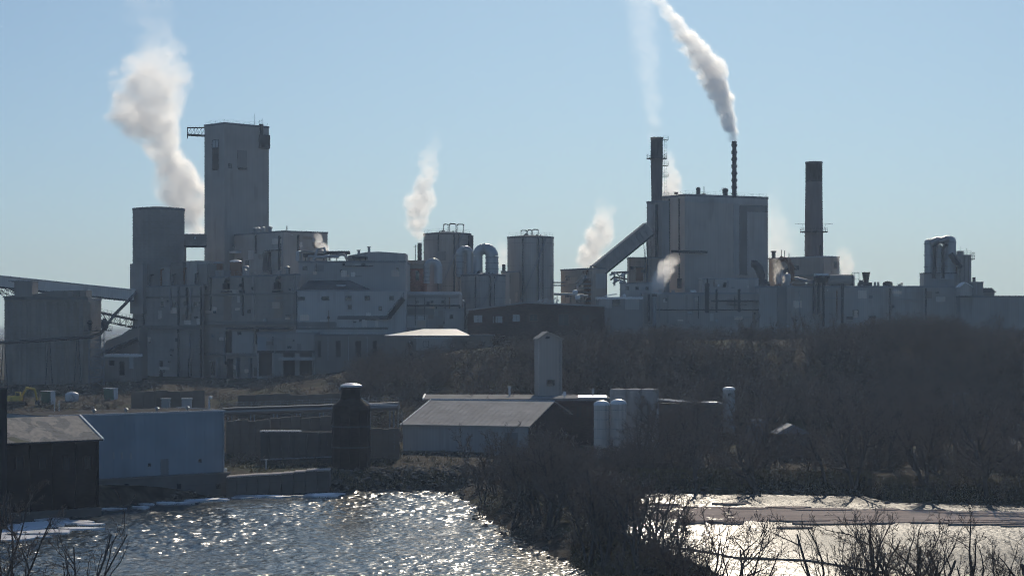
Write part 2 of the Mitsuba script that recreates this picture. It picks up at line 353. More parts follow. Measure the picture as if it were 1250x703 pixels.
add('mud_bars', None, ragged_sheets(sp, 9), 'apron'); labels['mud_bars'] = {'label': 'thin tan mud bars along both edges of the weir apron', 'kind': 'stuff'}
labels['weir_apron'] = {'label': 'tan wet apron of the weir across the right hand water', 'kind': 'structure'}
w = [P(px, y, pt(px, y)[1]) for px, y in ((784, 668), (840, 671), (900, 682), (985, 685), (1080, 700))]
add('weir', None, tube([q + [0, 0, 0.12] for q in w], 0.13, 6), 'concrete', (0.5, 0.3))
labels['weir'] = {'label': 'thin dark weir lip crossing the bright right hand water', 'kind': 'structure'}
# ================================================================== the plant, left half
def vents(parent, fr, face, spots, part='vent', mat_='dark_metal', out=0.5):
    for px0, px1, y0, y1 in spots: panel(parent, part, fr, face, px0, px1, y0, y1, mat_, out)
def roof_units(parent, fr, n, seed, u=(0.1, 0.9), v=(0.1, 0.8), z=None, big=1.6):
    """small vents, curbs and fan housings on a roof"""
    r = random.Random(seed); z = fr.z1 if z is None else z
    for i in range(n):
        a, b = fr.u1 * r.uniform(*u), fr.v1 * r.uniform(*v); k = r.random(); s = r.uniform(0.35, 1) * big
        q = fr.p(a, b, z)
        if k < 0.4:
            add(parent, 'roof_vent', lathe(q[0], q[1], [(0.22*s, z), (0.22*s, z + s*0.7), (0.42*s, z + s*0.72), (0.42*s, z + s*0.95), (0.05, z + s*1.1)], 10), 'rail_metal', smooth=True)
        elif k < 0.75:
            add(parent, 'fan_housing', join([box(a, a + s, b, b + s*0.8, z, z + s*0.7, fr), box(a - 0.1, a + s + 0.1, b - 0.1, b + s*0.8 + 0.1, z + s*0.7, z + s*0.82, fr)]), 'roofing', (0.8, 0.3))
        else:
            add(parent, 'vent_pipe', tube([q, q + [0, 0, s*1.3]], 0.1 + 0.05*s, 7), 'dark_metal', smooth=40)

def clutter(t, fr, face, px0, px1, y0, y1, n, seed, base=0.8, warm=0.3):
    """patches of newer or older sheet, downpipes, louvres, small windows and lamps on a face"""
    r = random.Random(seed)
    for i in range(n):
        k = r.random(); px = r.uniform(px0, px1); y = y0 + (y1 - y0) * r.random(); w = r.uniform(3, 12); h = r.uniform(3, 11)
        px2, y2 = min(px1, px + w), min(y1, y + h)
        if px2 - px < 1 or y2 - y < 1: continue
        d = 0.05 + 0.012 * i
        if k < 0.42: panel(t, 'cladding', fr, face, px, px2, y, y2, 'siding', d, (base * r.choice((0.6, 0.75, 1.3, 1.5, 1.7)), min(1, max(0, warm + r.uniform(-0.3, 0.6)))))
        elif k < 0.60: panel(t, 'downpipe', fr, face, px, px + r.uniform(0.5, 1.3), y0 + 1, y0 + (y1 - y0) * r.uniform(0.5, 1), r.choice(('dark_metal', 'rail_metal', 'rust')), 0.35 + d)
        elif k < 0.74: panel(t, 'louvre', fr, face, px, px + r.uniform(2, 5), y, y + r.uniform(1.5, 4), 'dark_metal', 0.25 + d)
        elif k < 0.88: window(t, fr, face, px, px + r.uniform(1.8, 3.5), y, y + r.uniform(1.8, 3.5), r.choice(('glass', 'glass', 'pale_pane')), 'siding', (0.7, 0))
        elif k < 0.95: panel(t, 'pipe_run', fr, face, px, min(px1, px + w * 3), y, y + 0.9, r.choice(('rail_metal', 'dark_metal')), 0.5 + d)
        else: panel(t, 'wall_lamp', fr, face, px, px + 1.0, y, y + 0.8, 'white_paint', 0.5)

# --- tall digester tower
t, fr = building('digester_tower', 'tallest square concrete tower with a lifting bracket jutting from its top left edge', 'tower', 274, 580, 45, 249.6, 328.3, 149.5, 9, 'siding', (0.78, 0.15), coping=0.6)
tower = t
panel(t, 'hoist_slot', fr, 'l', 259.5, 267, 181, 208, 'black_paint', 0.06)  # flat black panel paints the dark of the hoist recess
k = window(t, fr, 'l', 259.5, 267, 171.5, 180.5, 'pale_pane', 'dark_metal', part='hoist_window', bars=1)  # pale pane paints the bright sky seen through the hoist opening
panel(t, 'louvre', fr, 'r', 290, 301, 184, 206, 'siding', 0.25, (0.5, 0)); panel(t, 'louvre', fr, 'r', 279, 283, 200, 206, 'dark_metal', 0.15)
panel(t, 'louvre_sill', fr, 'r', 291, 301, 205, 207.5, 'black_paint', 0.5)
panel(t, 'vent_box', fr, 'r', 316, 327.6, 165, 182, 'dark_metal', 0.9); panel(t, 'ladder_cage', fr, 'r', 317, 320, 152, 165, 'dark_metal', 0.6)
for z_ in np.linspace(fr.z(410), fr.z(215), 6):
    pass
zt = fr.z1
q0 = fr.p(-0.2, fr.v1 - 0.6, zt - 0.9); q1 = q0 + [-5.4, 0, -1.3 + 1.3]
b = add(t, 'lifting_bracket', join([bar(q0, q1, 0.16), bar(q0 + [0, 0, -2.5], q1 + [0, 0, -2.2], 0.42), bar(q1, q1 + [0, 0, -3.4], 0.2), bar(q0 + [0, 1.6, 0], q1 + [0, 1.6, 0], 0.16), bar(q0 + [0, 1.6, -2.5], q1 + [0, 1.6, -2.2], 0.42), bar(q1, q1 + [0, 1.6, 0], 0.14)]
    + [bar(q0 + (q1 - q0) * i / 5 + [0, 0, -0.1], q0 + (q1 - q0) * ((i + 1) / 5) + [0, 0, -2.3], 0.09) for i in range(5)]
    + [bar(q0 + (q1 - q0) * (i + 1) / 5 + [0, 0, -0.1], q0 + (q1 - q0) * ((i + 1) / 5) + [0, 0, -2.3], 0.08) for i in range(5)]), 'dark_metal')
add(t, 'roof_railing', rail_mesh([fr.p(0.3, fr.v1 - 0.3, zt), fr.p(0.3, 0.3, zt), fr.p(fr.u1 - 0.3, 0.3, zt)], 0.9, 2.2, 0.03), 'rail_metal')
for f_, h_ in ((0.72, 3.6), (0.84, 1.8), (0.9, 2.4)):
    q = fr.p(fr.u1 * f_, 1.2, zt); add(t, 'antenna', join([tube([q, q + [0, 0, h_]], 0.06, 5), bar(q + [-0.5, 0, h_ * 0.7], q + [0.5, 0, h_ * 0.7], 0.04)]), 'rail_metal')
fr_tower = fr

# --- round silo beside it and the bridge between
c = P(193.8, 300, 566); r = 31.2 * 566 / F; z1 = Z_(255, 566)
t = thing('round_silo', 'dark round concrete silo joined by a bridge to the tallest tower', 'silo')
silo = t
add(t, 'wall', lathe(c[0], c[1], [(r, 9), (r, z1 - 0.7)], 28, False), 'concrete', (0.62, 0.2), smooth=True)
add(t, 'roof', lathe(c[0], c[1], [(r + 0.15, z1 - 0.7), (r + 0.15, z1), (r * 0.3, z1 + 0.55), (0.05, z1 + 0.6)], 28, False), 'roofing', (0.5, 0), smooth=True)
frb = Frame(215, 566, 8)
t = thing('silo_bridge', 'enclosed dark bridge spanning from the round silo to the tallest tower', 'bridge')
ub = frb.u_at(252)
add(t, 'gallery', box(0, ub, 0, 4, frb.z(299.5), frb.z(285.5), frb), 'siding', (0.5, 0.2))
add(t, 'deck', box(-0.1, ub, -0.15, 4.15, frb.z(301.5), frb.z(299.5), frb), 'dark_metal')
window(t, frb, 'r', 236.5, 239.5, 289, 292.5, 'pale_pane', 'dark_metal')  # pale pane paints a small lit hole through the bridge
add(t, 'support', box(frb.u_at(217), frb.u_at(227), 0.4, 3.6, 9, frb.z(301.5), frb), 'concrete', (0.8, 0.9))

# --- boiler house right of the tower
t, fr = building('boiler_house', 'square boiler house with a flat roof right against the tallest tower', 'building', 346, 560, 38, 276, 400, 281.5, 9, 'siding', (0.92, 0.3), coping=0.5)
add(t, 'vent_pipe', tube([fr.p(3, 3, fr.z1), fr.p(3, 3, fr.z1 + 1.6)], 0.14, 7), 'dark_metal')
for px in (309, 312.5, 318.5, 327): 
    m = fr.v_at(px); q = fr.p(0.8, m, fr.z1); add(t, 'roof_vent', lathe(q[0], q[1], [(0.5, fr.z1), (0.5, fr.z1 + 0.9), (0.75, fr.z1 + 0.95), (0.7, fr.z1 + 1.4), (0.1, fr.z1 + 1.7)], 10), 'rail_metal', smooth=True)
panel(t, 'downpipe', fr, 'l', 340.5, 342.5, 288, 330, 'dark_metal', 0.3); panel(t, 'duct', fr, 'l', 325, 331, 308, 332, 'dark_metal', 1.2)
panel(t, 'louvre', fr, 'r', 383, 392, 296, 303, 'rust', 0.2)
panel(t, 'canopy', fr, 'l', 281, 294.5, 307, 309.5, 'white_paint', 1.8)
panel(t, 'door', fr, 'l', 300, 304, 318, 331, 'dark_metal', 0.08)
clutter(t, fr, 'l', 280, 344, 286, 330, 12, 21, 0.9, 0.2); clutter(t, fr, 'r', 348, 398, 286, 315, 9, 22, 0.95, 0.5)

# --- long bleach plant below: right wing, left wing
t, fr = building('bleach_plant', 'long stepped concrete mill block with floor ledges below the tallest tower', 'building', 361, 506, 42, 246.5, 366, 334, 6, 'concrete', (0.74, 0.42), coping=0.5, depth=None)
bp = t
for y0, y1, o in ((356.5, 359, 0.35), (392, 396.5, 0.7), (432, 436, 0.5)):
    m = fr.v1 / 2
    yy = lambda y: fr.z(y)
    add(t, 'floor_ledge', box(-o, 0.2, -0.2, fr.v1 - 0.05, fr.z(y1), fr.z(y0), fr), 'concrete', (0.52, 0.1))
for px in (248.5, 310, 358): panel(t, 'pilaster', fr, 'l', px - 1.2, px + 1.2, 337, 391, 'concrete', 0.3, (0.82, 0.3))
for px0, px1, y0, y1 in ((275, 280.5, 346, 353), (337.5, 343, 345, 353)):
    k = panel(t, 'vent', fr, 'l', px0, px1, y0, y1, 'black_paint', 0.9)
    m = fr.v_at((px0 + px1) / 2); q = fr.p(-0.55, m, fr.z(344))
    add(k, 'hood', tube([q + [0, 0, -0.4], q + [0, 0, 0.8], q + [0.3, -0.3, 1.2], q + [0.8, -0.8, 1.3]], 0.5, 8), 'dark_metal', smooth=40)
    panel(t, 'vent_sill', fr, 'l', px0 - 2, px1 + 3, y1 + 2, y1 + 4, 'dark_metal', 0.9)
for px0, px1, y0, y1 in ((251, 253.5, 350, 353), (303, 306, 378.5, 381.5), (293, 299, 355, 359)): window(t, fr, 'l', px0, px1, y0, y1, 'glass', 'dark_metal')
for px0, px1, y0, y1 in ((276, 283, 404, 432), (312, 316, 399, 420), (258, 262, 441, 458), (277, 285, 438, 462)): panel(t, 'doorway', fr, 'l', px0, px1, y0, y1, 'black_paint', 0.04)  # flat black panels paint the dark of recesses under the floors
for px in (268, 292, 307.5, 320): panel(t, 'post', fr, 'l', px - 0.7, px + 0.7, 437, 466, 'rail_metal', 0.9)
panel(t, 'cladding', fr, 'l', 285, 310, 405, 431, 'siding', 0.3, (0.95, 0.1)); panel(t, 'pipe_tray', fr, 'l', 279, 358, 399.5, 402, 'dark_metal', 1.0)
panel(t, 'rust_cladding', fr, 'l', 335, 345, 362, 388, 'concrete', 0.08, (0.72, 1.0)); panel(t, 'rust_cladding', fr, 'l', 273.5, 282.5, 359.5, 391, 'concrete', 0.08, (0.6, 1.0))
roof_units(t, fr, 9, 3, u=(0.1, 0.9), v=(0.05, 0.95), big=2.2)
clutter(t, fr, 'l', 249, 356, 338, 390, 16, 23, 0.85, 0.5); clutter(t, fr, 'l', 249, 356, 404, 460, 22, 24, 0.8, 0.3)
# open plant deck on its roof: frames, tanks and handrails
q = fr.p(0.4, 2, fr.z1); q2 = fr.p(0.4, fr.v1 - 1, fr.z1)
add(t, 'roof_railing', rail_mesh([q, q2], 1.1, 1.8, 0.04), 'rail_metal')
for px, y, r_ in ((288, 320, 1.7), (266, 322, 1.4), (300, 327, 1.0)):
    c = P(px, 330, 540); k = thing('roof_tank', {288: 'squat rusty tank with a pale domed lid on the mill roof below the tallest tower', 266: 'rusty tank left of the pale lidded tank on the mill roof', 300: 'smallest tank on the mill roof under the boiler house'}[px], 'tank')
    zz = Z_(y, 540); add(k, 'shell', lathe(c[0], c[1], [(r_, fr.z1 - 1), (r_, zz)], 16, False), 'rust' if px != 300 else 'steel', smooth=True)
    add(k, 'lid', lathe(c[0], c[1], [(r_ + 0.1, zz)] + dome(r_ + 0.1, zz + 0.1, 0.5)[0:], 16), 'white_paint' if px == 288 else 'rail_metal', smooth=True)
t2, fr2 = building('bleach_wing', 'left wing of the mill block with a row of small square windows under its ledge', 'building', 247, 536, 42, 163, 249, 347, 6, 'concrete', (0.66, 0.12), coping=0.4)
for y0, y1, o in ((360.5, 363, 0.3), (397, 402, 0.6)): add(t2, 'floor_ledge', box(-o, 0.2, 0.05, fr2.v1, fr2.z(y1), fr2.z(y0), fr2), 'concrete', (0.42, 0.0))
for px in (197, 211, 225): window(t2, fr2, 'l', px, px + 3.4, 368, 375, 'glass', 'concrete', (0.5, 0))
window(t2, fr2, 'l', 237, 245, 369, 374, 'glass', 'concrete', (0.4, 0))
for px in (176, 218.5, 246): panel(t2, 'downpipe', fr2, 'l', px - 0.6, px + 0.6, 350, 462, 'dark_metal', 0.35)
panel(t2, 'stair_box', fr2, 'l', 163.2, 179, 322, 383, 'siding', 1.2, (0.55, 0.0))
clutter(t2, fr2, 'l', 182, 245, 350, 396, 14, 25, 0.75, 0.3); clutter(t2, fr2, 'l', 166, 245, 404, 460, 18, 26, 0.7, 0.3)
for px0, px1, y0, y1 in ((168, 173, 430, 455), (195, 199, 440, 462), (230, 234, 438, 462)): panel(t2, 'doorway', fr2, 'l', px0, px1, y0, y1, 'black_paint', 0.04)
for (px0, px1, y0, ti, m_) in ((166, 176, 322, 0.6, 'siding'), (191, 202, 326, 0.8, 'siding'), (203, 218, 320, 0.45, 'concrete'), (222, 235, 318, 0.85, 'siding'), (236, 248, 322, 0.5, 'siding')):
    a, b = sorted((fr2.v_at(px0), fr2.v_at(px1))); add(t2, 'penthouse', box(1.5, 7, a, b, fr2.z1 - 0.2, fr2.z(y0, 0, a), fr2), m_, (ti, 0.2))
for i in range(5):
    a = fr2.v_at(180 + 14 * i); q = fr2.p(0.8, a, fr2.z1); add(t2, 'riser_pipe', tube([q, q + [0, 0, 3.0 + (i % 2) * 1.6], q + [1.6, 0.6, 3.4 + (i % 2) * 1.6]], 0.28, 8), 'rust' if i % 2 else 'dark_metal', smooth=50)
add(t2, 'roof_railing', rail_mesh([fr2.p(0.3, 1, fr2.z1), fr2.p(0.3, fr2.v1 - 1, fr2.z1)], 1.1, 1.8, 0.04), 'rail_metal')

# --- white-walled filter hall and the big block behind it
t, fr = building('filter_hall', 'pale walled low hall with small dark windows in two rows and a diagonal stair', 'building', 361.5, 503, 0, None, 495.3, 354, 10, 'siding', (1.08, 0.0), depth=9, coping=0.35, rtint=(0.95, 0))
for px0, px1, y0, y1 in ((364, 372, 362.5, 366.5), (393, 401.5, 362, 366.5), (422, 429, 361.5, 366.5), (445.5, 451.5, 361.5, 366.5), (475.5, 480.5, 361.5, 366.5), (425, 429.5, 372, 377.5), (462.5, 466, 374, 379)):
    window(t, fr, 'r', px0, px1, y0, y1, 'glass', 'siding', (0.7, 0))
panel(t, 'belt_course', fr, 'r', 412, 474, 385.5, 390, 'concrete', 0.35, (0.38, 0)); panel(t, 'belt_course', fr, 'r', 363, 474, 399.5, 402, 'concrete', 0.35, (0.42, 0))
panel(t, 'lower_wall', fr, 'r', 362.5, 411, 393, 399, 'concrete', 0.2, (0.5, 0.1))
clutter(t, fr, 'r', 364, 470, 378, 400, 12, 27, 0.9, 0.2)
a0, a1 = fr.p(fr.u_at(474), -0.5, fr.z(389)), fr.p(fr.u_at(493), -0.5, fr.z(365))
k = add(t, 'stair', join([tube([a0 + [0, 0, 0.2], a1 + [0, 0, 0.2]], 0.75, 4)] + [bar(a0 + (a1 - a0) * i / 9 + [0, -0.5, 0.4], a0 + (a1 - a0) * i / 9 + [0, -0.5, 1.6], 0.05) for i in range(10)] + [bar(a0 + [0, -0.5, 1.6], a1 + [0, -0.5, 1.6], 0.06)]), 'dark_metal')
add(k, 'landing', box(fr.u_at(464), fr.u_at(474), -1.2, 0, fr.z(390), fr.z(388), fr), 'dark_metal')
panel(t, 'downpipe', fr, 'r', 361.7, 363, 356, 402, 'dark_metal', 0.3)
fl = Frame(362, 506, 0); ua, ub, uc, ud = fl.u_at(364), fl.u_at(452), fl.u_at(374), fl.u_at(424)
add(t, 'lean_to_roof', (np.array([fl.p(ua, 0.2, fl.z(353.2)), fl.p(ub, 0.2, fl.z(353.2)), fl.p(ud, 5.9, fl.z(341.5)), fl.p(uc, 5.9, fl.z(342)), fl.p(ua, 5.9, fl.z(353.2)), fl.p(ub, 5.9, fl.z(353.2))]), np.array([[0, 1, 2], [0, 2, 3], [1, 5, 2], [4, 0, 3]])), 'roofing', (0.28, 0))
panel(t, 'skylight', Frame(362, 507.2, 0), 'r', 411, 422, 347.5, 349.5, 'pale_pane', 0.35)
t, fr = building('recovery_block', 'broad windowless blue grey block standing behind the pale low hall', 'building', 364.5, 513, 0, None, 495.2, 318.5, 10, 'siding', (0.82, 0.0), depth=26, coping=0.5)
window(t, fr, 'r', 484, 487, 327, 331, 'glass', 'siding'); window(t, fr, 'r', 370, 375, 325.5, 329.5, 'glass', 'siding')
panel(t, 'vent', fr, 'r', 441, 446, 322, 325, 'dark_metal', 0.2)
clutter(t, fr, 'r', 366, 490, 321, 338, 12, 28, 0.85, 0.3)
f2 = Frame(424, 521, 0); zt = f2.z(309.5)
add(t, 'monitor_roof', prism([(0, fr.z1 - 0.2), (f2.u_at(495), fr.z1 - 0.2), (f2.u_at(495), zt), (f2.u_at(462), f2.z(307.3)), (f2.u_at(447), f2.z(308)), (0, f2.z(312.5))], f2, 0, 12), 'siding', (1.0, 0.25))
for px, y in ((450.5, 302), (438, 306)): q = P(px, 308, 524); add(t, 'roof_vent', lathe(q[0], q[1], [(0.35, q[2] - 0.8), (0.35, Z_(y, 524)), (0.6, Z_(y, 524) + 0.02), (0.6, Z_(y - 0.8, 524))], 8), 'rail_metal', smooth=True)
# canopies, pipes and a small vessel on that roof
for (px0, px1, y0, y1, Y) in ((396, 426, 306.5, 310, 517), (370, 398, 309.5, 314, 516), (430, 448, 313, 315.5, 518)):
    f3 = Frame(px0, Y, 0); k = add(t, 'pipe_canopy', box(0, f3.u_at(px1), 0, 4, f3.z(y1), f3.z(y0), f3), 'dark_metal')
    for i in range(3): add(k, 'leg', box(f3.u_at(px1) * (0.08 + 0.4 * i), f3.u_at(px1) * (0.08 + 0.4 * i) + 0.22, 0.3, 0.55, fr.z1, f3.z(y1), f3), 'dark_metal')
for i, pts in enumerate([[(366, 318), (366, 309), (372, 307), (384, 308)], [(383, 318), (388, 304), (396, 303), (397, 309)], [(402, 318), (403, 312.5), (420, 311), (424, 317)], [(376, 318), (377, 313), (392, 314), (400, 313), (414, 313.5)]]):
    add(t, 'roof_pipe', tube([P(a, b_, 515.5) for a, b_ in pts], 0.42, 8), ('paint', 'steel')[i % 2], (0.8, 0.9), smooth=True)
c = P(365, 309, 516); add(t, 'flash_tank', lathe(c[0], c[1], [(0.9, fr.z1)] + dome(0.9, Z_(309.5, 516), 0.8), 12), 'steel', smooth=True)

# --- low process buildings, brick bay and ducts between the block and the tanks
t, fr = building('brick_bay', 'small red brick bay with a pale parapet right of the broad blue grey block', 'building', 495.6, 536, 0, None, 519, 318, 12, 'brick', (1.6, 0.0), depth=14, coping=1.0, rtint=(0.9, 0.9))
window(t, fr, 'r', 507.5, 511.5, 331, 342, 'glass', 'brick', (0.6, 0)); panel(t, 'fascia', fr, 'r', 496, 519, 322.5, 328, 'paint', 0.25, (0.55, 0.8))
q = P(512.3, 330, 540); t = thing('vent_stack', 'short black vent stack steaming beside the left round tank', 'chimney')
vs_top = Z_(296.5, 540)
add(t, 'flue', lathe(q[0], q[1], [(0.62, 12), (0.62, vs_top), (0.48, vs_top), (0.48, vs_top - 1.5)], 12, False), 'dark_metal', smooth=True)
q = P(507.3, 318, 538); t = thing('lightning_mast', 'thin mast left of the short black vent stack', 'mast')
add(t, 'pole', tube([[q[0], q[1], 12], [q[0], q[1], Z_(299, 538)]], 0.11, 6), 'rail_metal'); add(t, 'crossarm', bar([q[0] - 0.7, q[1], Z_(301, 538)], [q[0] + 0.7, q[1], Z_(301, 538)], 0.07), 'rail_metal')
def gooseneck(pxa, pxb, ytop, ybot, Y, r, name, label, rb=None, mat_='steel'):
    a, b = P(pxa, ytop, Y), P(pxb, ytop, Y); rb = rb or r; hh = abs(b[0] - a[0]) / 2
    zt = a[2] - r - 0 ; base = zt - hh
    t = thing(name, label, 'duct')
    pa, pb = np.array([a[0], Y, base]), np.array([b[0], Y, base])
    add(t, 'riser', tube([[a[0], Y, Z_(ybot, Y)], pa], r, 14), mat_, smooth=50)
    add(t, 'bend', tube(arc(pa, pb, hh, 11), np.linspace(r, rb, 11), 14), mat_, smooth=60)
    add(t, 'downcomer', tube([pb, [b[0], Y, Z_(ybot, Y)]], rb, 14), mat_, smooth=50)
    for z_ in np.linspace(Z_(ybot, Y) + 0.6, base - 0.4, 4): add(t, 'flange', lathe(a[0], Y, [(r, z_ - 0.12), (r + 0.14, z_ - 0.12), (r + 0.14, z_ + 0.12), (r, z_ + 0.12)], 14, False), 'rail_metal')
    return t
gooseneck(521, 535, 315.5, 346, 528, 0.85, 'process_duct', 'silver bent duct in front of the left round tank', 1.15)
gooseneck(561.5, 574, 299.5, 338, 545, 1.15, 'process_duct', 'left one of the two silver bent ducts beside the left round tank', 1.1)
gooseneck(600.5, 583, 296, 338, 543, 1.85, 'process_duct', 'thick right one of the two silver bent ducts beside the left round tank', 1.45)

def round_tank(name, label, px, Y, rpx, ytop, z0, mat_, tint, hoops, rtop=None):
    c = P(px, ytop, Y); r = rpx * Y / F; z1 = c[2]
    t = thing(name, label, 'tank')
    add(t, 'shell', lathe(c[0], c[1], [(r, z0), (r, z1 - 0.5)], 32, False), mat_, tint, smooth=True)
    add(t, 'roof', lathe(c[0], c[1], [(r + 0.12, z1 - 0.5), (r + 0.12, z1), (r * 0.25, z1 + 0.55), (0.05, z1 + 0.6)], 32, False), 'roofing', (0.5, 0.1), smooth=True)
    for px0, px1, yt in hoops:
        a, b = X_(px0, Y), X_(px1, Y); zz = Z_(yt, Y); ms = []
        for x_ in (a, b):
            for dy in (-0.8, 0.8): ms.append(bar([x_, c[1] + dy, z1], [x_, c[1] + dy, zz], 0.13))
        for dy in (-0.8, 0.8): ms.append(tube([[a, c[1] + dy, zz - 0.3], [a + 0.3, c[1] + dy, zz], [b - 0.3, c[1] + dy, zz], [b, c[1] + dy, zz - 0.3]], 0.13, 5))
        for x_ in (a, b): ms.append(bar([x_, c[1] - 0.85, zz - 0.3], [x_, c[1] + 0.85, zz - 0.3], 0.12))
        add(t, 'hoop', join(ms), 'dark_metal')
    a = np.linspace(math.pi * 1.1, math.pi * 1.9, 9); pts = [np.array([c[0] + (r - 0.1) * math.cos(q), c[1] + (r - 0.1) * math.sin(q), z1]) for q in a]
    add(t, 'roof_railing', rail_mesh(pts, 1.0, 3.0, 0.03), 'rail_metal')
    for z_ in np.linspace(z0 + 3, z1 - 2, 6): add(t, 'weld_ring', lathe(c[0], c[1], [(r, z_ - 0.08), (r + 0.09, z_ - 0.08), (r + 0.09, z_ + 0.08), (r, z_ + 0.08)], 32, False), mat_, (tint[0] * 0.75, tint[1]))
    for q, w_ in ((-1.25, 0.22), (-1.9, 0.16), (-1.05, 0.12)): add(t, 'riser_pipe', tube([[c[0] + (r + 0.35) * math.cos(q), c[1] + (r + 0.35) * math.sin(q), z0], [c[0] + (r + 0.35) * math.cos(q), c[1] + (r + 0.35) * math.sin(q), z1 - 1.0], [c[0] + (r - 1.2) * math.cos(q), c[1] + (r - 1.2) * math.sin(q), z1 + 0.5]], w_, 7), 'dark_metal', smooth=50)
    sp_ = [np.array([c[0] + (r + 0.5) * math.cos(q), c[1] + (r + 0.5) * math.sin(q), z_]) for q, z_ in zip(np.linspace(-2.7, -0.9, 22), np.linspace(z0 + 6, z1 - 0.4, 22))]
    add(t, 'spiral_stair', join([tube(sp_, 0.13, 4), tube([q + [0, 0, 1.0] for q in sp_], 0.05, 4)] + [bar(q, q + [0, 0, 1.0], 0.04) for q in sp_]), 'rail_metal')
    add(t, 'manhole', lathe(c[0] - 1.2, c[1] - 1, [(0.5, z1), (0.5, z1 + 0.9), (0.1, z1 + 1.1)], 10), 'dark_metal', smooth=True)
    return t, c, r
t, c, r = round_tank('storage_tank', 'left round grey tank with three hoop frames on its roof', 546, 562, 29, 285.5, 14, 'siding', (0.8, 0.25), ((541.5, 547, 274), (548.5, 556.5, 273.5), (558, 566, 274)))
add(t, 'manway', box(c[0] - 2.9, c[0] - 0.2, c[1] - r - 0.4, c[1] - r + 1.2, Z_(318, 555), Z_(307, 555)), 'siding', (0.55, 0.1))
a_ = math.radians(-20); q = np.array([c[0] + (r + 0.25) * math.cos(a_), c[1] + (r + 0.25) * math.sin(a_), 14]); add(t, 'cable_riser', tube([q, [q[0], q[1], Z_(287, 556)]], 1.0, 8), 'dark_metal', smooth=40)
t, c, r = round_tank('storage_tank', 'right round grey tank with a low rail frame on its roof', 647.6, 567, 28.3, 289.5, 14, 'siding', (1.0, 0.35), ((636, 643, 281.5), (644, 649, 281), (650, 657, 280.5)))
t, c, r = round_tank('storage_tank', 'squat blue grey tank under the silver bent ducts', 590, 541, 27, 335.5, 12, 'siding', (0.78, 0.0), ())
t, fr = building('pump_house', 'narrow brownish block with a chimney cap between the two round tanks', 'building', 612, 552, 0, None, 634, 331, 12, 'siding', (0.78, 0.85), depth=10, coping=0.4)
add(t, 'stub_stack', box(0.2, 1.2, 2, 3, fr.z1, fr.z(322.5), fr), 'dark_metal')
panel(t, 'buttress', fr, 'r', 616, 622, 333, 372, 'siding', 0.8, (1.0, 0.3))
clutter(t, fr, 'r', 614, 632, 335, 372, 8, 30, 0.85, 0.8)

t, fr = building('wash_hall', 'low pale hall with a white roof edge right of the diagonal stair', 'building', 495.8, 508, 0, None, 561, 356, 12, 'siding', (0.8, 0.0), depth=22, coping=0.7, rtint=(1.25, 0))
for (px0, px1, y0, y1, ti) in ((498, 560, 360.5, 364, 0.5), (497, 530, 377, 384, 0.45), (497, 520, 386, 400, 1.3), (524, 541, 386, 402, 0.7)): panel(t, 'cladding', fr, 'r', px0, px1, y0, y1, 'siding', 0.12, (ti, 0.0))
panel(t, 'pipe_run', fr, 'r', 496, 560, 372, 374, 'dark_metal', 0.7); panel(t, 'downpipe', fr, 'r', 560, 562, 372, 404, 'dark_metal', 0.4)
for px in (508, 526, 539): window(t, fr, 'r', px, px + 3, 367, 370, 'glass', 'siding', (0.6, 0))
clutter(t, fr, 'r', 497, 558, 362, 402, 16, 29, 0.85, 0.3)
t, fr = building('valve_house', 'small blue grey flat roofed house left of the dark brick hall', 'building', 543, 500, 0, None, 571, 377, 12, 'siding', (0.85, 0.0), depth=8, coping=0.6, rtint=(0.85, 0.3))
panel(t, 'downpipe', fr, 'r', 566.5, 569, 370, 402, 'dark_metal', 0.5); window(t, fr, 'r', 549, 553, 384, 389, 'glass', 'siding', (0.6, 0))
q = P(566, 368, 499); t = thing('yard_lamp', 'small lamp glinting above the flat roofed house', 'lamp'); add(t, 'pole', tube([[q[0], q[1], fr.z1 - 1], [q[0], q[1], q[2]]], 0.08, 6), 'rail_metal'); add(t, 'head', lathe(q[0], q[1], [(0.1, q[2]), (0.32, q[2] + 0.15), (0.3, q[2] + 0.4), (0.05, q[2] + 0.5)], 10), 'white_paint', smooth=True)

# --- dark brick hall with the low gable
fr = Frame(572, 470, 0); u = fr.u_at
t = thing('brick_hall', 'dark brick hall with a very low gable and a row of pale square windows', 'building')
zb = 14
add(t, 'wall', prism([(0, zb), (u(738), zb), (u(738), fr.z(374.6)), (u(733), fr.z(374.4)), (u(642), fr.z(370.2)), (u(577), fr.z(378.6)), (0, fr.z(379))], fr, 0, 30), 'brick', (0.75, 1.0))
e = -0.35
add(t, 'roof', join([prism([(u(x0), fr.z(y0)), (u(x1), fr.z(y1)), (u(x1), fr.z(y1 - 1.7)), (u(x0), fr.z(y0 - 1.7))], fr, e, 30.3) for x0, y0, x1, y1 in ((571, 379, 577, 378.6), (577, 378.6, 642, 370.2), (642, 370.2, 733, 374.4), (733, 374.4, 739, 374.6))]), 'roofing', (0.95, 0.3))
for px0, px1, y0, y1, pn in ((578.5, 588.5, 385, 393.5, 'pale_pane'), (602, 613, 386, 394, 'pale_pane'), (626, 634.5, 384, 392.5, 'pale_pane'), (647, 656, 384, 391.5, 'glass'), (682, 694, 384, 397, 'glass'), (711, 719, 384, 391, 'glass')):
    window(t, fr, 'r', px0, px1, y0, y1, pn, 'brick', (1.2, 1.0), bars=1)
for px in (570.5, 603, 640, 668, 700): panel(t, 'pilaster', fr, 'r', px, px + 2, 383, 425, 'brick', 0.2, (0.65, 1.0))
panel(t, 'plinth', fr, 'r', 572, 736, 408, 428, 'brick', 0.12, (0.55, 0.8))
r_ = random.Random(4)
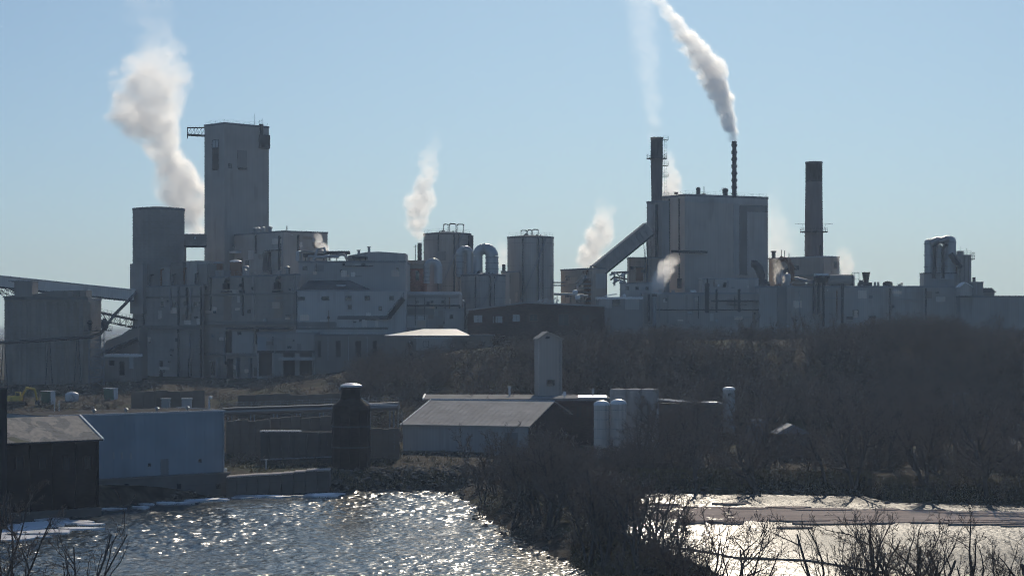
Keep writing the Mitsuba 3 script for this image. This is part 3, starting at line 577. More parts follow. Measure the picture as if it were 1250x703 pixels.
for i in range(7):
    px = 657 + i * 3.6 + r_.uniform(-1, 1); q = P(px, 371, 478); add(t, 'roof_pipe', tube([q + [0, 0, -0.6], q + [0, 0, 0.5 + r_.uniform(0, 0.9)], q + [0.6, 0, 0.6 + r_.uniform(0, 1)]], 0.2, 6), 'steel', smooth=50)
# --- white roofed store in front of it
fr = Frame(470, 448, 0); u = fr.u_at; u1 = u(602)
t = thing('white_roofed_store', 'low store with a bright white roof in front of the dark brick hall', 'building')
add(t, 'wall', box(0, u1, 0, 15.6, 13, fr.z(410.2), fr), 'siding', (0.5, 0.5))
ze = fr.z(409.6); zr = ze + 1.55
for nm, ti, pts_ in (('roof', (0.4, 0.1), [(u(469), -0.4, ze), (u(515), 7.8, zr), (u(469), 16, ze)]), ('roof', (0.62, 0.1), [(u(469), -0.4, ze), (u(573), -0.4, ze), (u(556), 7.8, zr), (u(515), 7.8, zr)]), ('roof', (0.95, 0.1), [(u(573), -0.4, ze), (u(573), 16, ze), (u(556), 7.8, zr)]), ('roof', (0.9, 0.1), [(u(573), 16, ze), (u(469), 16, ze), (u(515), 7.8, zr), (u(556), 7.8, zr)])):  # slope tints paint the light: left hip dim, right hip bright
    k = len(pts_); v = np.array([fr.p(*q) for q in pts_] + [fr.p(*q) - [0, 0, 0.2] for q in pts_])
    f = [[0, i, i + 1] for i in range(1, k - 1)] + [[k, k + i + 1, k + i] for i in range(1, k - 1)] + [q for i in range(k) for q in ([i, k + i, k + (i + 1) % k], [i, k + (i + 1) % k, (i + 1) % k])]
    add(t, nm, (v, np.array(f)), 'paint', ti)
add(t, 'flat_roof', box(u(573), u1 + 0.3, -0.3, 16, fr.z(410.1), fr.z(408.4), fr), 'roofing', (0.55, 0))
add(t, 'skylight', box(u(505), u(550), -0.15, 0.4, fr.z(413), fr.z(411.5), fr), 'pale_pane')
for px in (498, 517, 540, 566, 586): window(t, fr, 'r', px, px + 6, 417, 423, 'glass', 'siding', (0.4, 0))
panel(t, 'cladding', fr, 'r', 508, 552, 412, 428, 'siding', 0.1, (0.75, 0.2))
for px0 in (500, 519): panel(t, 'doorway', fr, 'r', px0, px0 + 6, 431, 442, 'black_paint', 0.05)
# --- sheds at the foot of the mill block
t, fr = building('loading_shed', 'low pale shed with dark bays under the mill block', 'building', 314, 488, 0, None, 384, 405.5, 8, 'siding', (0.72, 0.0), depth=14, coping=0.5, rtint=(0.7, 0))
for px0, px1 in ((316, 332), (346, 360), (366, 381)): panel(t, 'bay_door', fr, 'r', px0, px1, 431, 459, 'black_paint', 0.06)
panel(t, 'fascia', fr, 'r', 314, 384, 428, 431, 'dark_metal', 0.3); panel(t, 'cladding', fr, 'r', 314.5, 325, 411, 428, 'blue_siding', 0.1)
clutter(t, fr, 'r', 316, 380, 410, 428, 10, 31, 0.8, 0.2)
panel(t, 'canopy', fr, 'r', 342, 388, 436, 439.5, 'siding', 3.5, (1.0, 0))
for px in (344, 365, 386): panel(t, 'post', fr, 'r', px - 0.4, px + 0.4, 439.5, 470, 'rail_metal', 3.3, back=-3.1)
t, fr = building('loading_shed', 'dim flat roofed shed right of the pale shed under the mill block', 'building', 384.6, 484, 0, None, 470, 408, 10, 'siding', (0.42, 0.1), depth=14, coping=0.5, rtint=(0.4, 0))
for px0, px1 in ((388, 392), (410, 416), (434, 441), (455, 460)): panel(t, 'doorway', fr, 'r', px0, px1, 416, 436, 'black_paint', 0.05)
for px in (400, 425, 448): panel(t, 'downpipe', fr, 'r', px, px + 1, 411, 440, 'rail_metal', 0.3)
q = P(335.5, 412, 484); t = thing('yard_lamp', 'tall yard lamp with a lit edge in front of the pale shed', 'lamp')
zg = gz(q[0], q[1]); add(t, 'pole', tube([[q[0], q[1], zg - 0.3], [q[0], q[1], Z_(413, 484)]], [0.13, 0.08], 6), 'rail_metal')
add(t, 'arm', join([bar([q[0] - 1.6, q[1], Z_(413, 484)], [q[0] + 1.6, q[1], Z_(413, 484)], 0.06)]), 'rail_metal')
for s_ in (-1.5, 1.5): add(t, 'head', lathe(q[0] + s_, q[1], [(0.15, Z_(413.4, 484) - 0.3), (0.36, Z_(413.4, 484) - 0.2), (0.3, Z_(413.4, 484)), (0.05, Z_(413.4, 484) + 0.1)], 8), 'rail_metal', smooth=True)

# --- concrete bins, conveyors and pipe bridge at the far left
t, fr = building('concrete_bins', 'dark block of ribbed concrete bins at the left edge under the long conveyor', 'silo', 5.5, 480, 0, None, 107, 363.5, 9, 'concrete', (0.62, 0.55), depth=16, coping=0.5)
for i in range(9): 
    px = 7 + i * 11.6; c = fr.p(fr.u_at(px + 5), 0.9, 0); rr = 5.6 * 480 / F
    add(t, 'bin', lathe(c[0], c[1], [(rr, 9), (rr, fr.z1 - 1.2), (rr * 0.9, fr.z1 - 0.9)], 12), 'concrete', (0.6, 0.35 + 0.06 * i), smooth=True)
a = fr.u_at
add(t, 'head_house', box(a(15), a(37), 2, 8, fr.z1 - 0.2, fr.z(343.5), fr), 'siding', (0.55, 0.3)); add(t, 'head_roof', box(a(8), a(37.5), 1.8, 8.2, fr.z(343.5), fr.z(342.6), fr), 'roofing', (0.5, 0))
add(t, 'penthouse', prism([(a(6), fr.z1 - 0.2), (a(102.5), fr.z1 - 0.2), (a(102.5), fr.z(354)), (a(62), fr.z(355)), (a(36), fr.z(359)), (a(6), fr.z(361))], fr, 2.2, 9), 'siding', (0.5, 0.4))
window(t, Frame(5.5, 482.2, 0), 'r', 90, 97, 356.5, 361, 'glass', 'dark_metal')
add(t, 'roof_edge', box(a(4.5), a(107.6), -0.9, 2.2, fr.z1, fr.z1 + 0.3, fr), 'roofing', (0.55, 0.3))
def gallery(name, label, p0, p1, w, h, mat_, tint, n=10):
    """an enclosed conveyor gallery from p0 to p1 with cladding sheets, a roof and a floor truss"""
    p0, p1 = np.asarray(p0, float), np.asarray(p1, float); L = np.linalg.norm(p1 - p0); d = (p1 - p0) / L
    s = np.cross(d, [0, 0, 1]); s /= np.linalg.norm(s); up = np.cross(s, d)
    def bx(a, b, s0, s1, h0, h1):
        c = [(a, s0), (b, s0), (b, s1), (a, s1)]
        return hexa([p0 + d*x + s*y + up*h0 for x, y in c], [p0 + d*x + s*y + up*h1 for x, y in c])
    t = thing(name, label, 'conveyor')
    add(t, 'roof', bx(-0.2, L + 0.2, -w/2 - 0.2, w/2 + 0.2, h, h + 0.22), 'roofing', (tint[0] * 1.05, tint[1]))
    add(t, 'floor', bx(0, L, -w/2, w/2, -0.5, 0), 'dark_metal')
    for i in range(n):
        add(t, 'cladding', bx(L*i/n + 0.03, L*(i+1)/n - 0.03, -w/2 + 0.05, w/2 - 0.05, 0, h), mat_, (tint[0] * (0.94 + 0.12 * random.random()), tint[1]))
    return t, p0, p1, d, up
g0, g1 = P(-60, 343.5, 545), P(163, 366.5, 560)
gallery('conveyor_gallery', 'long grey enclosed conveyor sloping down from the left edge to the mill', [g0[0], g0[1], g0[2]], g1, 3.4, 2.9, 'siding', (1.6, 0.25), 14)
q0, q1 = P(60, 373, 600), P(164, 395.5, 560)
t = thing('open_conveyor', 'thin open truss conveyor below the long enclosed one', 'conveyor')
add(t, 'truss', lattice_mesh(q0, q1, 2.2, 16, 0.16), 'dark_metal'); add(t, 'belt', join([tube([q0 + [0, 0, 1.3], q1 + [0, 0, 1.3]], 0.28, 4)]), 'dark_metal')
add(t, 'railing', rail_mesh([q0 + [0, -1, 1.2], q1 + [0, -1, 1.2]], 1.2, 2.2, 0.05), 'dark_metal')
q0, q1 = P(-20, 342, 640), P(40, 372, 600)
t = thing('open_conveyor', 'steep open truss conveyor at the left edge behind the concrete bins', 'conveyor')
add(t, 'truss', lattice_mesh(q0, q1, 2.4, 9, 0.16), 'dark_metal'); add(t, 'belt', tube([q0 + [0, 0, 1.4], q1 + [0, 0, 1.4]], 0.25, 4), 'dark_metal')
t = thing('slanted_pipe', 'dark pipe falling diagonally from the mill then running left past the bins', 'pipe')
pts = [P(166, 358, 507), P(140, 384, 490), P(123, 407, 474), P(112, 411, 472), P(60, 415, 470), P(-30, 420, 468)]
add(t, 'run', tube(pts, 0.42, 8), 'dark_metal', smooth=50)
for px, y in ((60, 415), (5, 418.2), (95, 412.4)): q = P(px, y, 470); add(t, 'trestle', join([bar([q[0] - 0.9, q[1], gz(q[0], q[1]) - 0.3], q + [-0.2, 0, -0.3], 0.16), bar([q[0] + 0.9, q[1], gz(q[0], q[1]) - 0.3], q + [0.2, 0, -0.3], 0.16)]), 'dark_metal')
t = thing('lattice_tower', 'pale lattice tower carrying a bend of the dark slanted pipe', 'tower')
q = P(118, 404, 474); zg = gz(q[0], q[1])
add(t, 'mast', lattice_mesh([q[0], q[1], zg - 0.3], [q[0], q[1], q[2]], 3.6, 6, 0.15), 'rail_metal')
add(t, 'platform', join([box(q[0] - 2.6, q[0] + 3.4, q[1] - 2.2, q[1] + 2.2, q[2], q[2] + 0.25), rail_mesh([q + [-2.6, -2.2, 0.2], q + [3.4, -2.2, 0.2], q + [3.4, 2.2, 0.2]], 1.1, 1.4, 0.05)]), 'dark_metal')
add(t, 'valve', lathe(q[0] + 2.0, q[1], [(0.5, q[2] + 0.2), (0.9, q[2] + 0.9), (0.9, q[2] + 2.2), (0.3, q[2] + 3.2)], 10), 'dark_metal', smooth=True)
add(t, 'fan', lathe(q[0] - 1.6, q[1], [(0.4, q[2] + 0.2), (0.4, q[2] + 1.6), (0.8, q[2] + 2.0), (0.3, q[2] + 2.6)], 10), 'dark_metal', smooth=True)
fr = Frame(118, 520, 0); a = fr.u_at
t = thing('chip_shed', 'tan covered shed with a sloping roof between the lattice tower and the mill', 'building')
add(t, 'wall', prism([(a(122), 9), (a(170), 9), (a(170), fr.z(400)), (a(158), fr.z(402)), (a(148), fr.z(409)), (a(130), fr.z(416)), (a(122), fr.z(430))], fr, 0, 12), 'tan_cover')
add(t, 'conveyor', join([tube([fr.p(a(112), -1.5, fr.z(438)), fr.p(a(170), -1.5, fr.z(414))], 0.7, 4)]), 'dark_metal')
t, fr = building('gate_house', 'low house with a white roof edge beside the lattice tower', 'building', 127, 497, 0, None, 166, 432.5, 8, 'siding', (0.6, 0.3), depth=8, coping=0.7, roof='white_paint')
window(t, fr, 'r', 133, 140, 440, 446, 'glass', 'paint', (0.5, 0)); panel(t, 'doorway', fr, 'r', 146, 152, 441, 458, 'black_paint', 0.05)
panel(t, 'pillar', fr, 'r', 158, 163, 436, 450, 'paint', 0.2, (0.7, 0))
# ================================================================== the plant, right half
t, fr = building('transfer_house', 'reddish transfer house with an outside stair at the foot of the slanted gallery', 'building', 722, 556, 30, 684.5, 741, 327, 14, 'siding', (0.82, 0.75), coping=0.45)
panel(t, 'louvre', fr, 'l', 712, 718, 330, 335, 'rust', 0.2); window(t, fr, 'l', 691, 695, 337, 342, 'glass', 'siding', (0.6, 0.5))
a0 = fr.p(-0.8, fr.v_at(708), fr.z(349)); a1 = fr.p(-0.8, fr.v_at(718), fr.z(338))
add(t, 'stair', join([tube([a0, a1], 0.5, 4), bar(a0 + [-0.5, -0.5, 1.1], a1 + [-0.5, -0.5, 1.1], 0.07)]), 'paint', (0.9, 0.3))
for i in range(6): panel(t, 'gallery_deck', fr, 'l', 712 + i % 2, 722, 341 + 5.2 * i, 341.8 + 5.2 * i, 'rail_metal', 1.2)
panel(t, 'rust_cladding', fr, 'l', 713, 721.5, 340, 374, 'rust', 0.1); panel(t, 'cladding', fr, 'r', 727, 740, 334, 352, 'siding', 0.1, (0.9, 0.1))
clutter(t, fr, 'l', 688, 712, 332, 372, 10, 41, 0.85, 0.8)
add(t, 'roof_vent', lathe(*fr.p(3, 5, 0)[:2], [(0.4, fr.z1), (0.4, fr.z1 + 0.7), (0.1, fr.z1 + 0.9)], 8), 'rail_metal', smooth=True)
t = thing('pipe_rack', 'thin pipe rack with a pale vessel left of the reddish transfer house', 'pipe rack')
for y in (345, 348.5): add(t, 'pipe', tube([P(674, y, 553), P(690, y, 553)], 0.2, 6), 'rail_metal', smooth=50)
add(t, 'pipe', tube([P(676, 359, 530), P(700, 359.5, 530), P(718, 361.5, 530)], 0.35, 8), 'paint', (0.9, 0.5), smooth=True)
for px in (680, 697, 714): q = P(px, 361, 530); add(t, 'post', bar([q[0], q[1], 15], q, 0.18), 'dark_metal')
for px, y in ((702, 357), (705, 363)): q = P(px, y, 529); add(t, 'vessel', lathe(q[0], q[1], [(0.5, q[2] - 0.7), (0.75, q[2] - 0.4), (0.75, q[2] + 0.3)] + dome(0.75, q[2] + 0.3, 0.4), 12), 'white_paint', smooth=True)

# slanted gallery up to the chimney house
g0, g1 = P(733.5, 330.5, 560), P(796, 279.5, 563)
t, p0, p1, d, up = gallery('slanted_gallery', 'enclosed conveyor gallery climbing steeply to the foot of the left tall chimney', g0 - [0, 0, 1.4], g1 - [0, 0, 1.4], 3.6, 3.6, 'siding', (0.62, 0.1), 12)
for f_, s_ in ((0.93, 2.2), (0.86, -1.4)):
    q = p0 + (p1 - p0) * f_
    add(t, 'trestle', join([bar(q + [-0.6, -1.6, 0], [q[0] - s_, q[1] - 1.8, 26], 0.14), bar(q + [0.6, -1.6, 0], [q[0] + 0.6, q[1] - 1.8, 26], 0.14)]), 'dark_metal')
t, fr = building('screen_house', 'brownish block with a rust door below the top of the slanted gallery', 'building', 767.5, 566, 0, None, 810, 314, 14, 'siding', (0.72, 0.8), depth=8, coping=0.4)
panel(t, 'rust_door', fr, 'r', 776, 785, 326, 343, 'rust', 0.1); panel(t, 'downpipe', fr, 'r', 790, 791, 318, 345, 'dark_metal', 0.3)
clutter(t, fr, 'r', 769, 788, 318, 345, 6, 42, 0.8, 0.8)
t, fr = building('switch_house', 'low teal grey house below the brownish block', 'building', 758, 552, 0, None, 797, 345, 14, 'siding', (0.82, 0.0), depth=6, coping=0.4)
for px in (764, 776, 788): window(t, fr, 'r', px, px + 3.5, 350, 354, 'glass', 'siding', (0.6, 0))
t = thing('pipe_cluster', 'tangle of small pipes and valves between the slanted gallery and the teal grey house', 'pipes')
for i, pts in enumerate([[(744, 336), (752, 333), (756, 337), (766, 333)], [(745, 342), (750, 338), (760, 340), (766, 341)], [(748, 346), (756, 341.5), (764, 345)], [(746, 333), (767, 332)], [(750, 349), (750, 333)], [(762, 349), (762, 332)]]):
    add(t, 'pipe', tube([P(a, b_, 556 + i) for a, b_ in pts], 0.28, 7), ('rail_metal', 'dark_metal')[i % 2], smooth=50)
for px, y in ((752, 342), (760, 336), (758, 345)): q = P(px, y, 553); add(t, 'valve', lathe(q[0], q[1], [(0.3, q[2] - 0.6), (0.55, q[2] - 0.2), (0.5, q[2] + 0.3), (0.1, q[2] + 0.6)], 9), 'steel', smooth=True)

t, fr = building('chimney_house', 'narrow dark tower house carrying the left tall chimney', 'building', 808, 566, 45, 789.5, 817, 245, 14, 'siding', (0.6, 0.15), coping=0.5)
panel(t, 'downpipe', fr, 'l', 801, 803, 250, 345, 'dark_metal', 0.5); panel(t, 'cladding', fr, 'l', 791, 797, 250, 300, 'siding', 0.15, (0.8, 0.1))
ch_top = fr.z1

t, fr = building('power_house', 'largest tall square power house block with a dark vertical strip down its right side', 'building', 836, 575, 27, 806, 937.3, 236.8, 14, 'siding', (0.98, 0.42), coping=0.7)
ph = fr
panel(t, 'cladding_strip', fr, 'r', 902, 911.5, 252, 336, 'siding', 0.25, (0.36, 0.0)); panel(t, 'cladding_strip', fr, 'r', 903, 936.5, 251, 259, 'siding', 0.22, (0.45, 0.0))  # upright strip is darkened to paint the shade of a recess
panel(t, 'cladding', fr, 'r', 911.5, 935.5, 259, 331, 'siding', 0.12, (0.9, 0.15)); panel(t, 'parapet_band', fr, 'r', 836, 936.5, 239, 248.5, 'siding', 0.1, (0.95, 0.1))
panel(t, 'pilaster', fr, 'r', 895.5, 902, 248, 335, 'siding', 0.12, (0.88, 0.1)); panel(t, 'canopy', fr, 'r', 820, 862, 306, 309, 'dark_metal', 0.8)
panel(t, 'downpipe', fr, 'l', 817, 818, 243, 345, 'dark_metal', 0.3); panel(t, 'downpipe', fr, 'l', 829, 829.8, 243, 345, 'dark_metal', 0.3)
panel(t, 'door', fr, 'r', 827, 832, 340, 352, 'dark_metal', 0.1)
for px, w_, h_ in ((858, 4.5, 9), (831, 4, 2.5), (864.5, 4.5, 2), (891, 6, 9)):
    m = fr.u_at(px); a = w_ * 575 / F; z0 = fr.z1
    k = add(t, 'fan_housing', join([box(m - a/2*0.7, m + a/2*0.7, 2, 3.2, z0, z0 + h_ * 0.13, fr), lathe(*fr.p(m, 2.6, 0)[:2], [(a*0.4, z0 + h_*0.12), (a*0.62, z0 + h_*0.16), (a*0.62, z0 + h_*0.22), (a*0.3, z0 + h_*0.26)], 12)]), 'dark_metal')
add(t, 'antenna', join([tube([fr.p(fr.u_at(863.7), 2, fr.z1), fr.p(fr.u_at(863.7), 2, fr.z1 + 2.6)], 0.09, 5)]), 'dark_metal')
for i in range(4): q = fr.p(fr.u_at(888) , 2.4, fr.z1 + 1.6 + i * 0.25); add(t, 'rail_frame', bar(q + [-1.2 + i*0.2, 0, 0], q + [1.2, 0, 0.1], 0.05), 'rail_metal')
add(t, 'roof_railing', rail_mesh([fr.p(0.3, fr.v1 - 0.3, fr.z1), fr.p(0.3, 0.3, fr.z1), fr.p(fr.u1 - 0.3, 0.3, fr.z1)], 0.9, 2.5, 0.03), 'rail_metal')

# chimneys
def chimney(name, label, px, Y, prof, mats):
    """prof: list of (photo half width, photo row) from the foot up; mats: one material per stretch"""
    c = P(px, 400, Y); t = thing(name, label, 'chimney')
    for (r0, y0), (r1, y1), m_ in zip(prof[:-1], prof[1:], mats):
        add(t, 'shaft', lathe(c[0], c[1], [(r0 * Y / F, y0 if y0 < 60 else Z_(y0, Y)), (r1 * Y / F, Z_(y1, Y))], 24, False), m_, smooth=True)
    r1, y1 = prof[-1]; zt = Z_(y1, Y); r = r1 * Y / F
    add(t, 'rim', lathe(c[0], c[1], [(r + 0.1, zt - 0.5), (r + 0.1, zt), (r - 0.25, zt), (r - 0.25, zt - 3)], 24, False), 'dark_metal', smooth=True)
    return t, c
def platform(t, c, Y, y, rpx, ring=True, r_in=None):
    z = Z_(y, Y); r = rpx * Y / F
    add(t, 'platform', lathe(c[0], c[1], [(0.3, z - 0.2), (r, z - 0.2), (r, z), (0.3, z)], 20, False), 'dark_metal')
    a = np.linspace(0, 2 * np.pi, 17); add(t, 'railing', rail_mesh([np.array([c[0] + (r - 0.05) * math.cos(q), c[1] + (r - 0.05) * math.sin(q), z]) for q in a], 1.1, 3, 0.04), 'dark_metal')
Yc = 570
t, c = chimney('tall_chimney', 'left tall chimney with a ring platform and a caged ladder', 801.7, Yc, [(6.6, 249), (7.0, 222), (7.5, 194), (7.4, 168)], ['stack_brown', 'stack_brown', 'dark_metal'])
platform(t, c, Yc, 193.5, 12.5)
r = 7.2 * Yc / F; a_ = math.radians(-15); lx, ly = c[0] + (r + 0.5) * math.cos(a_), c[1] + (r + 0.5) * math.sin(a_)
add(t, 'ladder', join([bar([lx, ly - 0.25, Z_(247, Yc)], [lx, ly - 0.25, Z_(170, Yc)], 0.05), bar([lx, ly + 0.25, Z_(247, Yc)], [lx, ly + 0.25, Z_(170, Yc)], 0.05), bar([lx + 0.8, ly, Z_(247, Yc)], [lx + 0.8, ly, Z_(172, Yc)], 0.05)] + [bar([lx, ly, z_], [lx + 0.8, ly, z_], 0.04) for z_ in np.arange(Z_(247, Yc), Z_(172, Yc), 0.9)]), 'dark_metal')
for y in (171.5, 203, 216, 240): z_ = Z_(y, Yc); add(t, 'rest_platform', join([box(lx - 0.4, lx + 1.2, ly - 0.8, ly + 0.8, z_, z_ + 0.12), rail_mesh([np.array([lx - 0.4, ly - 0.8, z_]), np.array([lx + 1.2, ly - 0.8, z_]), np.array([lx + 1.2, ly + 0.8, z_])], 1.1, 0.9, 0.04)]), 'dark_metal')
# thin stack with strakes
Ys = 583; c = P(896.3, 300, Ys); t = thing('thin_stack', 'thinnest black chimney with spiral strakes and a long steam trail', 'chimney')
zt, zb = Z_(172.5, Ys), ph.z1 - 0.5; rs = 2.55 * Ys / F
add(t, 'shaft', lathe(c[0], c[1], [(rs * 1.1, zb), (rs, zt)], 16, False), 'dark_metal', smooth=True)
add(t, 'rim', lathe(c[0], c[1], [(rs + 0.12, zt - 0.6), (rs + 0.12, zt), (rs - 0.12, zt), (rs - 0.12, zt - 2)], 16, False), 'black_paint', smooth=True)
for k in range(2):
    n = 70; a = np.linspace(0, 2 * np.pi * 3.6, n) + k * np.pi; z_ = np.linspace(zb + 1, zt - 0.8, n)
    vv = np.vstack([np.stack([c[0] + rr * np.cos(a), c[1] + rr * np.sin(a), z_ + dz], 1) for rr, dz in ((rs, -0.05), (rs + 0.3, -0.05), (rs + 0.3, 0.05), (rs, 0.05))])
    i = np.arange(n - 1); ff = np.vstack([np.stack([p * n + i, q * n + i, q * n + i + 1], 1) for p, q in ((0, 1), (1, 2), (2, 3))] + [np.stack([p * n + i, q * n + i + 1, p * n + i + 1], 1) for p, q in ((0, 1), (1, 2), (2, 3))])
    add(t, 'strake', (vv, ff), 'dark_metal')
Yb = 592
t, c = chimney('brown_chimney', 'right stout brown chimney with a black painted top', 993.4, Yb, [(11.4, 20.0), (11.2, 300), (10.35, 222.5), (10.25, 198)], ['stack_brown', 'stack_brown', 'black_paint'])
platform(t, c, Yb, 283, 17); z_ = Z_(274, Yb)
for s_ in (-1, 1): add(t, 'bracket_light', join([bar([c[0] + s_ * 3.0, c[1], Z_(283, Yb)], [c[0] + s_ * 3.6, c[1], z_], 0.06), bar([c[0] + s_ * 2.9, c[1], z_], [c[0] + s_ * 5.8, c[1], z_ + 0.2], 0.09)]), 'rail_metal')
add(t, 'downpipe', tube([[c[0] + 1.6, c[1] - 2.6, Z_(312, Yb)], [c[0] + 1.6, c[1] - 2.6, Z_(300, Yb)]], 0.2, 6), 'dark_metal')

# buildings between and right of the chimneys
t, fr = building('turbine_hall', 'tan block with a dark window at the foot of the stout brown chimney', 'building', 1005.5, 575, 40, 938, 1024.5, 312.5, 14, 'siding', (0.86, 0.6), coping=0.45, rtint=(1.1, 0.3))
window(t, fr, 'r', 1018, 1021, 320, 327, 'glass', 'siding', (0.5, 0.2)); panel(t, 'cladding', fr, 'l', 940, 952, 317, 343, 'siding', 0.1, (0.9, 0.9)); panel(t, 'belt_course', fr, 'l', 968, 1004, 335, 337.5, 'paint', 0.5, (0.6, 0.6))
q = P(944.2, 312, 590); add(t, 'vent_stack', lathe(q[0], q[1], [(0.6, fr.z1 - 0.3), (0.6, Z_(308, 590)), (0.9, Z_(308, 590) + 0.02), (0.9, Z_(306.5, 590))], 10), 'dark_metal', smooth=True)
for px, y in ((954, 305), (957.6, 306), (963, 309)): q = P(px, 313, 590); add(t, 'vent_pipe', tube([[q[0], q[1], fr.z1 - 0.3], [q[0], q[1], Z_(y, 590)]], 0.12, 6), 'rail_metal')
t = thing('duct_work', 'rusty looped ducts on the low roof between the power house and the brown chimney', 'duct')
for i, (pts, r_) in enumerate([([(950, 350), (950, 322), (954, 316), (962, 318), (966, 326), (966, 342)], 0.95), ([(957, 346), (957, 330), (963, 326), (975, 327)], 0.7), ([(944, 340), (958, 341), (972, 340), (985, 343)], 0.5), ([(966, 345), (990, 346), (1008, 345)], 0.9)]):
    add(t, 'pipe', tube([P(a, b_, 558 + i) for a, b_ in pts], r_, 10), ('rust', 'dark_metal', 'rail_metal', 'tan_cover')[i], smooth=50)
q = P(961, 336, 555); add(t, 'vessel', lathe(q[0], q[1], [(0.6, q[2] - 3), (1.0, q[2] - 1.5), (1.0, q[2])] + dome(1.0, q[2], 0.6), 12), 'steel', smooth=True)
t = thing('exhaust_duct', 'black bent exhaust duct at the right foot of the power house', 'duct')
add(t, 'run', tube([P(917, 322, 556), P(921, 322, 556), P(926, 327, 556), P(929, 336, 556), P(929, 352, 556)], [1.0, 1.2, 1.3, 1.2, 1.1], 10), 'dark_metal', smooth=50)
add(t, 'curb', box(X_(923, 556), X_(939, 556), 555, 559, 20, Z_(344, 556)), 'siding', (0.45, 0))
add(t, 'hopper', lathe(*P(932, 345, 554)[:2], [(1.8, 22), (1.9, Z_(347, 554)), (0.8, Z_(341, 554))], 8), 'dark_metal')
t, fr = building('heater_bay', 'low grey bay with a dark round vent along the foot of the power house', 'building', 858, 552, 0, None, 926, 339.5, 14, 'siding', (0.98, 0.25), depth=12, coping=0.4, rtint=(0.95, 0))
panel(t, 'vent', fr, 'r', 882, 886, 347, 351, 'black_paint', 0.3); panel(t, 'downpipe', fr, 'r', 862.5, 864, 340, 352, 'dark_metal', 0.5); panel(t, 'vent', fr, 'r', 860, 866, 346, 349, 'dark_metal', 0.5)
clutter(t, fr, 'r', 866, 914, 341, 352, 7, 44, 1.0, 0.3)
q = P(877, 349, 551.3); add(t, 'lamp', lathe(q[0], q[1], [(0.12, q[2] - 0.3), (0.4, q[2]), (0.1, q[2] + 0.4)], 9), 'white_paint', smooth=True)
t, fr = building('paper_machine_hall', 'long low hall with many downpipes below the power house and the brown chimney', 'building', 784, 545, 0, None, 927, 357, 14, 'siding', (0.8, 0.3), depth=6, coping=0.5, rtint=(0.85, 0))
for px, w_, y0, y1 in ((792, 2.5, 359, 392), (863, 5, 349, 382), (874.5, 2.2, 353, 381), (902, 3, 353, 381)): panel(t, 'downpipe', fr, 'r', px - w_/2, px + w_/2, y0, y1, 'dark_metal', 0.5)
for px in (800, 815, 838): panel(t, 'pilaster', fr, 'r', px - 1, px + 1, 360, 395, 'siding', 0.25, (0.65, 0.3))
clutter(t, fr, 'r', 802, 924, 360, 392, 20, 43, 0.85, 0.3)
panel(t, 'pipe_run', fr, 'r', 868, 932, 366.5, 368.5, 'dark_metal', 0.6); panel(t, 'cladding', fr, 'r', 786, 800, 358, 395, 'siding', 0.15, (0.6, 0.2)); panel(t, 'pipe_run', fr, 'r', 800, 926, 377.5, 379, 'dark_metal', 0.4)
for i, (px, w_) in enumerate(((847, 6), (822, 4), (806, 3))): panel(t, 'roof_hatch', fr, 'r', px - w_/2, px + w_/2, 354, 357, ('white_paint', 'rail_metal', 'rail_metal')[i], -0.6, back=2)
for px in (842, 789): window(t, fr, 'r', px - 3, px + 3, 380, 383, 'pale_pane', 'siding', (0.5, 0))
t, fr = building('paper_machine_hall', 'long blue grey right hand part of the hall with a pipe cluster on its wall', 'building', 927, 543, 0, None, 1172, 349, 14, 'siding', (0.84, 0.12), depth=24, coping=0.5, rtint=(0.7, 0))
for px, w_, y0, y1 in ((954.5, 11, 349.5, 405), (1028, 3, 346, 402), (1086, 1.5, 352, 400), (1130, 1.5, 352, 395)): panel(t, 'downpipe', fr, 'r', px - w_/2, px + w_/2, y0, y1, 'dark_metal' if w_ < 9 else 'siding', 0.5, (0.5, 0))
for px0, y in ((1033, 388), (1061, 387)): panel(t, 'vent', fr, 'r', px0, px0 + 8, y - 1.5, y + 2, 'dark_metal', 0.5)
for i in range(18): panel(t, 'wall_panel', fr, 'r', 962 + i * 11.6, 962 + i * 11.6 + 11.2, 351.5, 398, 'siding', 0.06, (0.78 + 0.14 * random.random(), 0.1 + 0.2 * random.random()))
window(t, fr, 'r', 958, 963, 396, 399.5, 'pale_pane', 'siding', (0.5, 0))
clutter(t, fr, 'r', 964, 1165, 353, 396, 22, 45, 0.85, 0.2)
roof_units(t, fr, 10, 12, u=(0.12, 0.97), v=(0.02, 0.3), big=1.0)
q = P(1003, 335, 541); t = thing('pipe_stack_cluster', 'cluster of three black pipes with a pale cap rising up the long blue grey wall', 'pipes')
for px, y1 in ((993.5, 385), (999, 384), (1005, 399)): add(t, 'pipe', tube([P(px, y1, 541.4), P(px, 342, 541.4)], 0.36, 8), 'dark_metal', smooth=50)
add(t, 'hood', lathe(q[0], q[1], [(1.5, Z_(345, 541)), (2.3, Z_(340, 541)), (2.3, Z_(337, 541))], 14), 'dark_metal', smooth=40); add(t, 'cap', box(q[0] - 2.0, q[0] + 1.9, 540, 542.5, Z_(336.6, 541), Z_(334.2, 541)), 'white_paint')
t = thing('oil_tank', 'tan horizontal tank lying on the roof right of the brown chimney', 'tank')
a, b = P(1010, 343, 556), P(1042, 343, 556)
add(t, 'shell', tube([a, a + [0.3, 0, 0], b - [0.3, 0, 0], b], [1.5, 1.9, 1.9, 1.5], 16), 'tan_cover', smooth=45)
for f_ in (0.15, 0.5, 0.85): q = a + (b - a) * f_; add(t, 'saddle', box(q[0] - 0.25, q[0] + 0.25, q[1] - 1.5, q[1] + 1.5, 36, q[2] - 1.0), 'dark_metal')
add(t, 'end_ring', tube([b - [0.7, 0, 0], b - [0.45, 0, 0]], 2.05, 16), 'dark_metal', smooth=45)
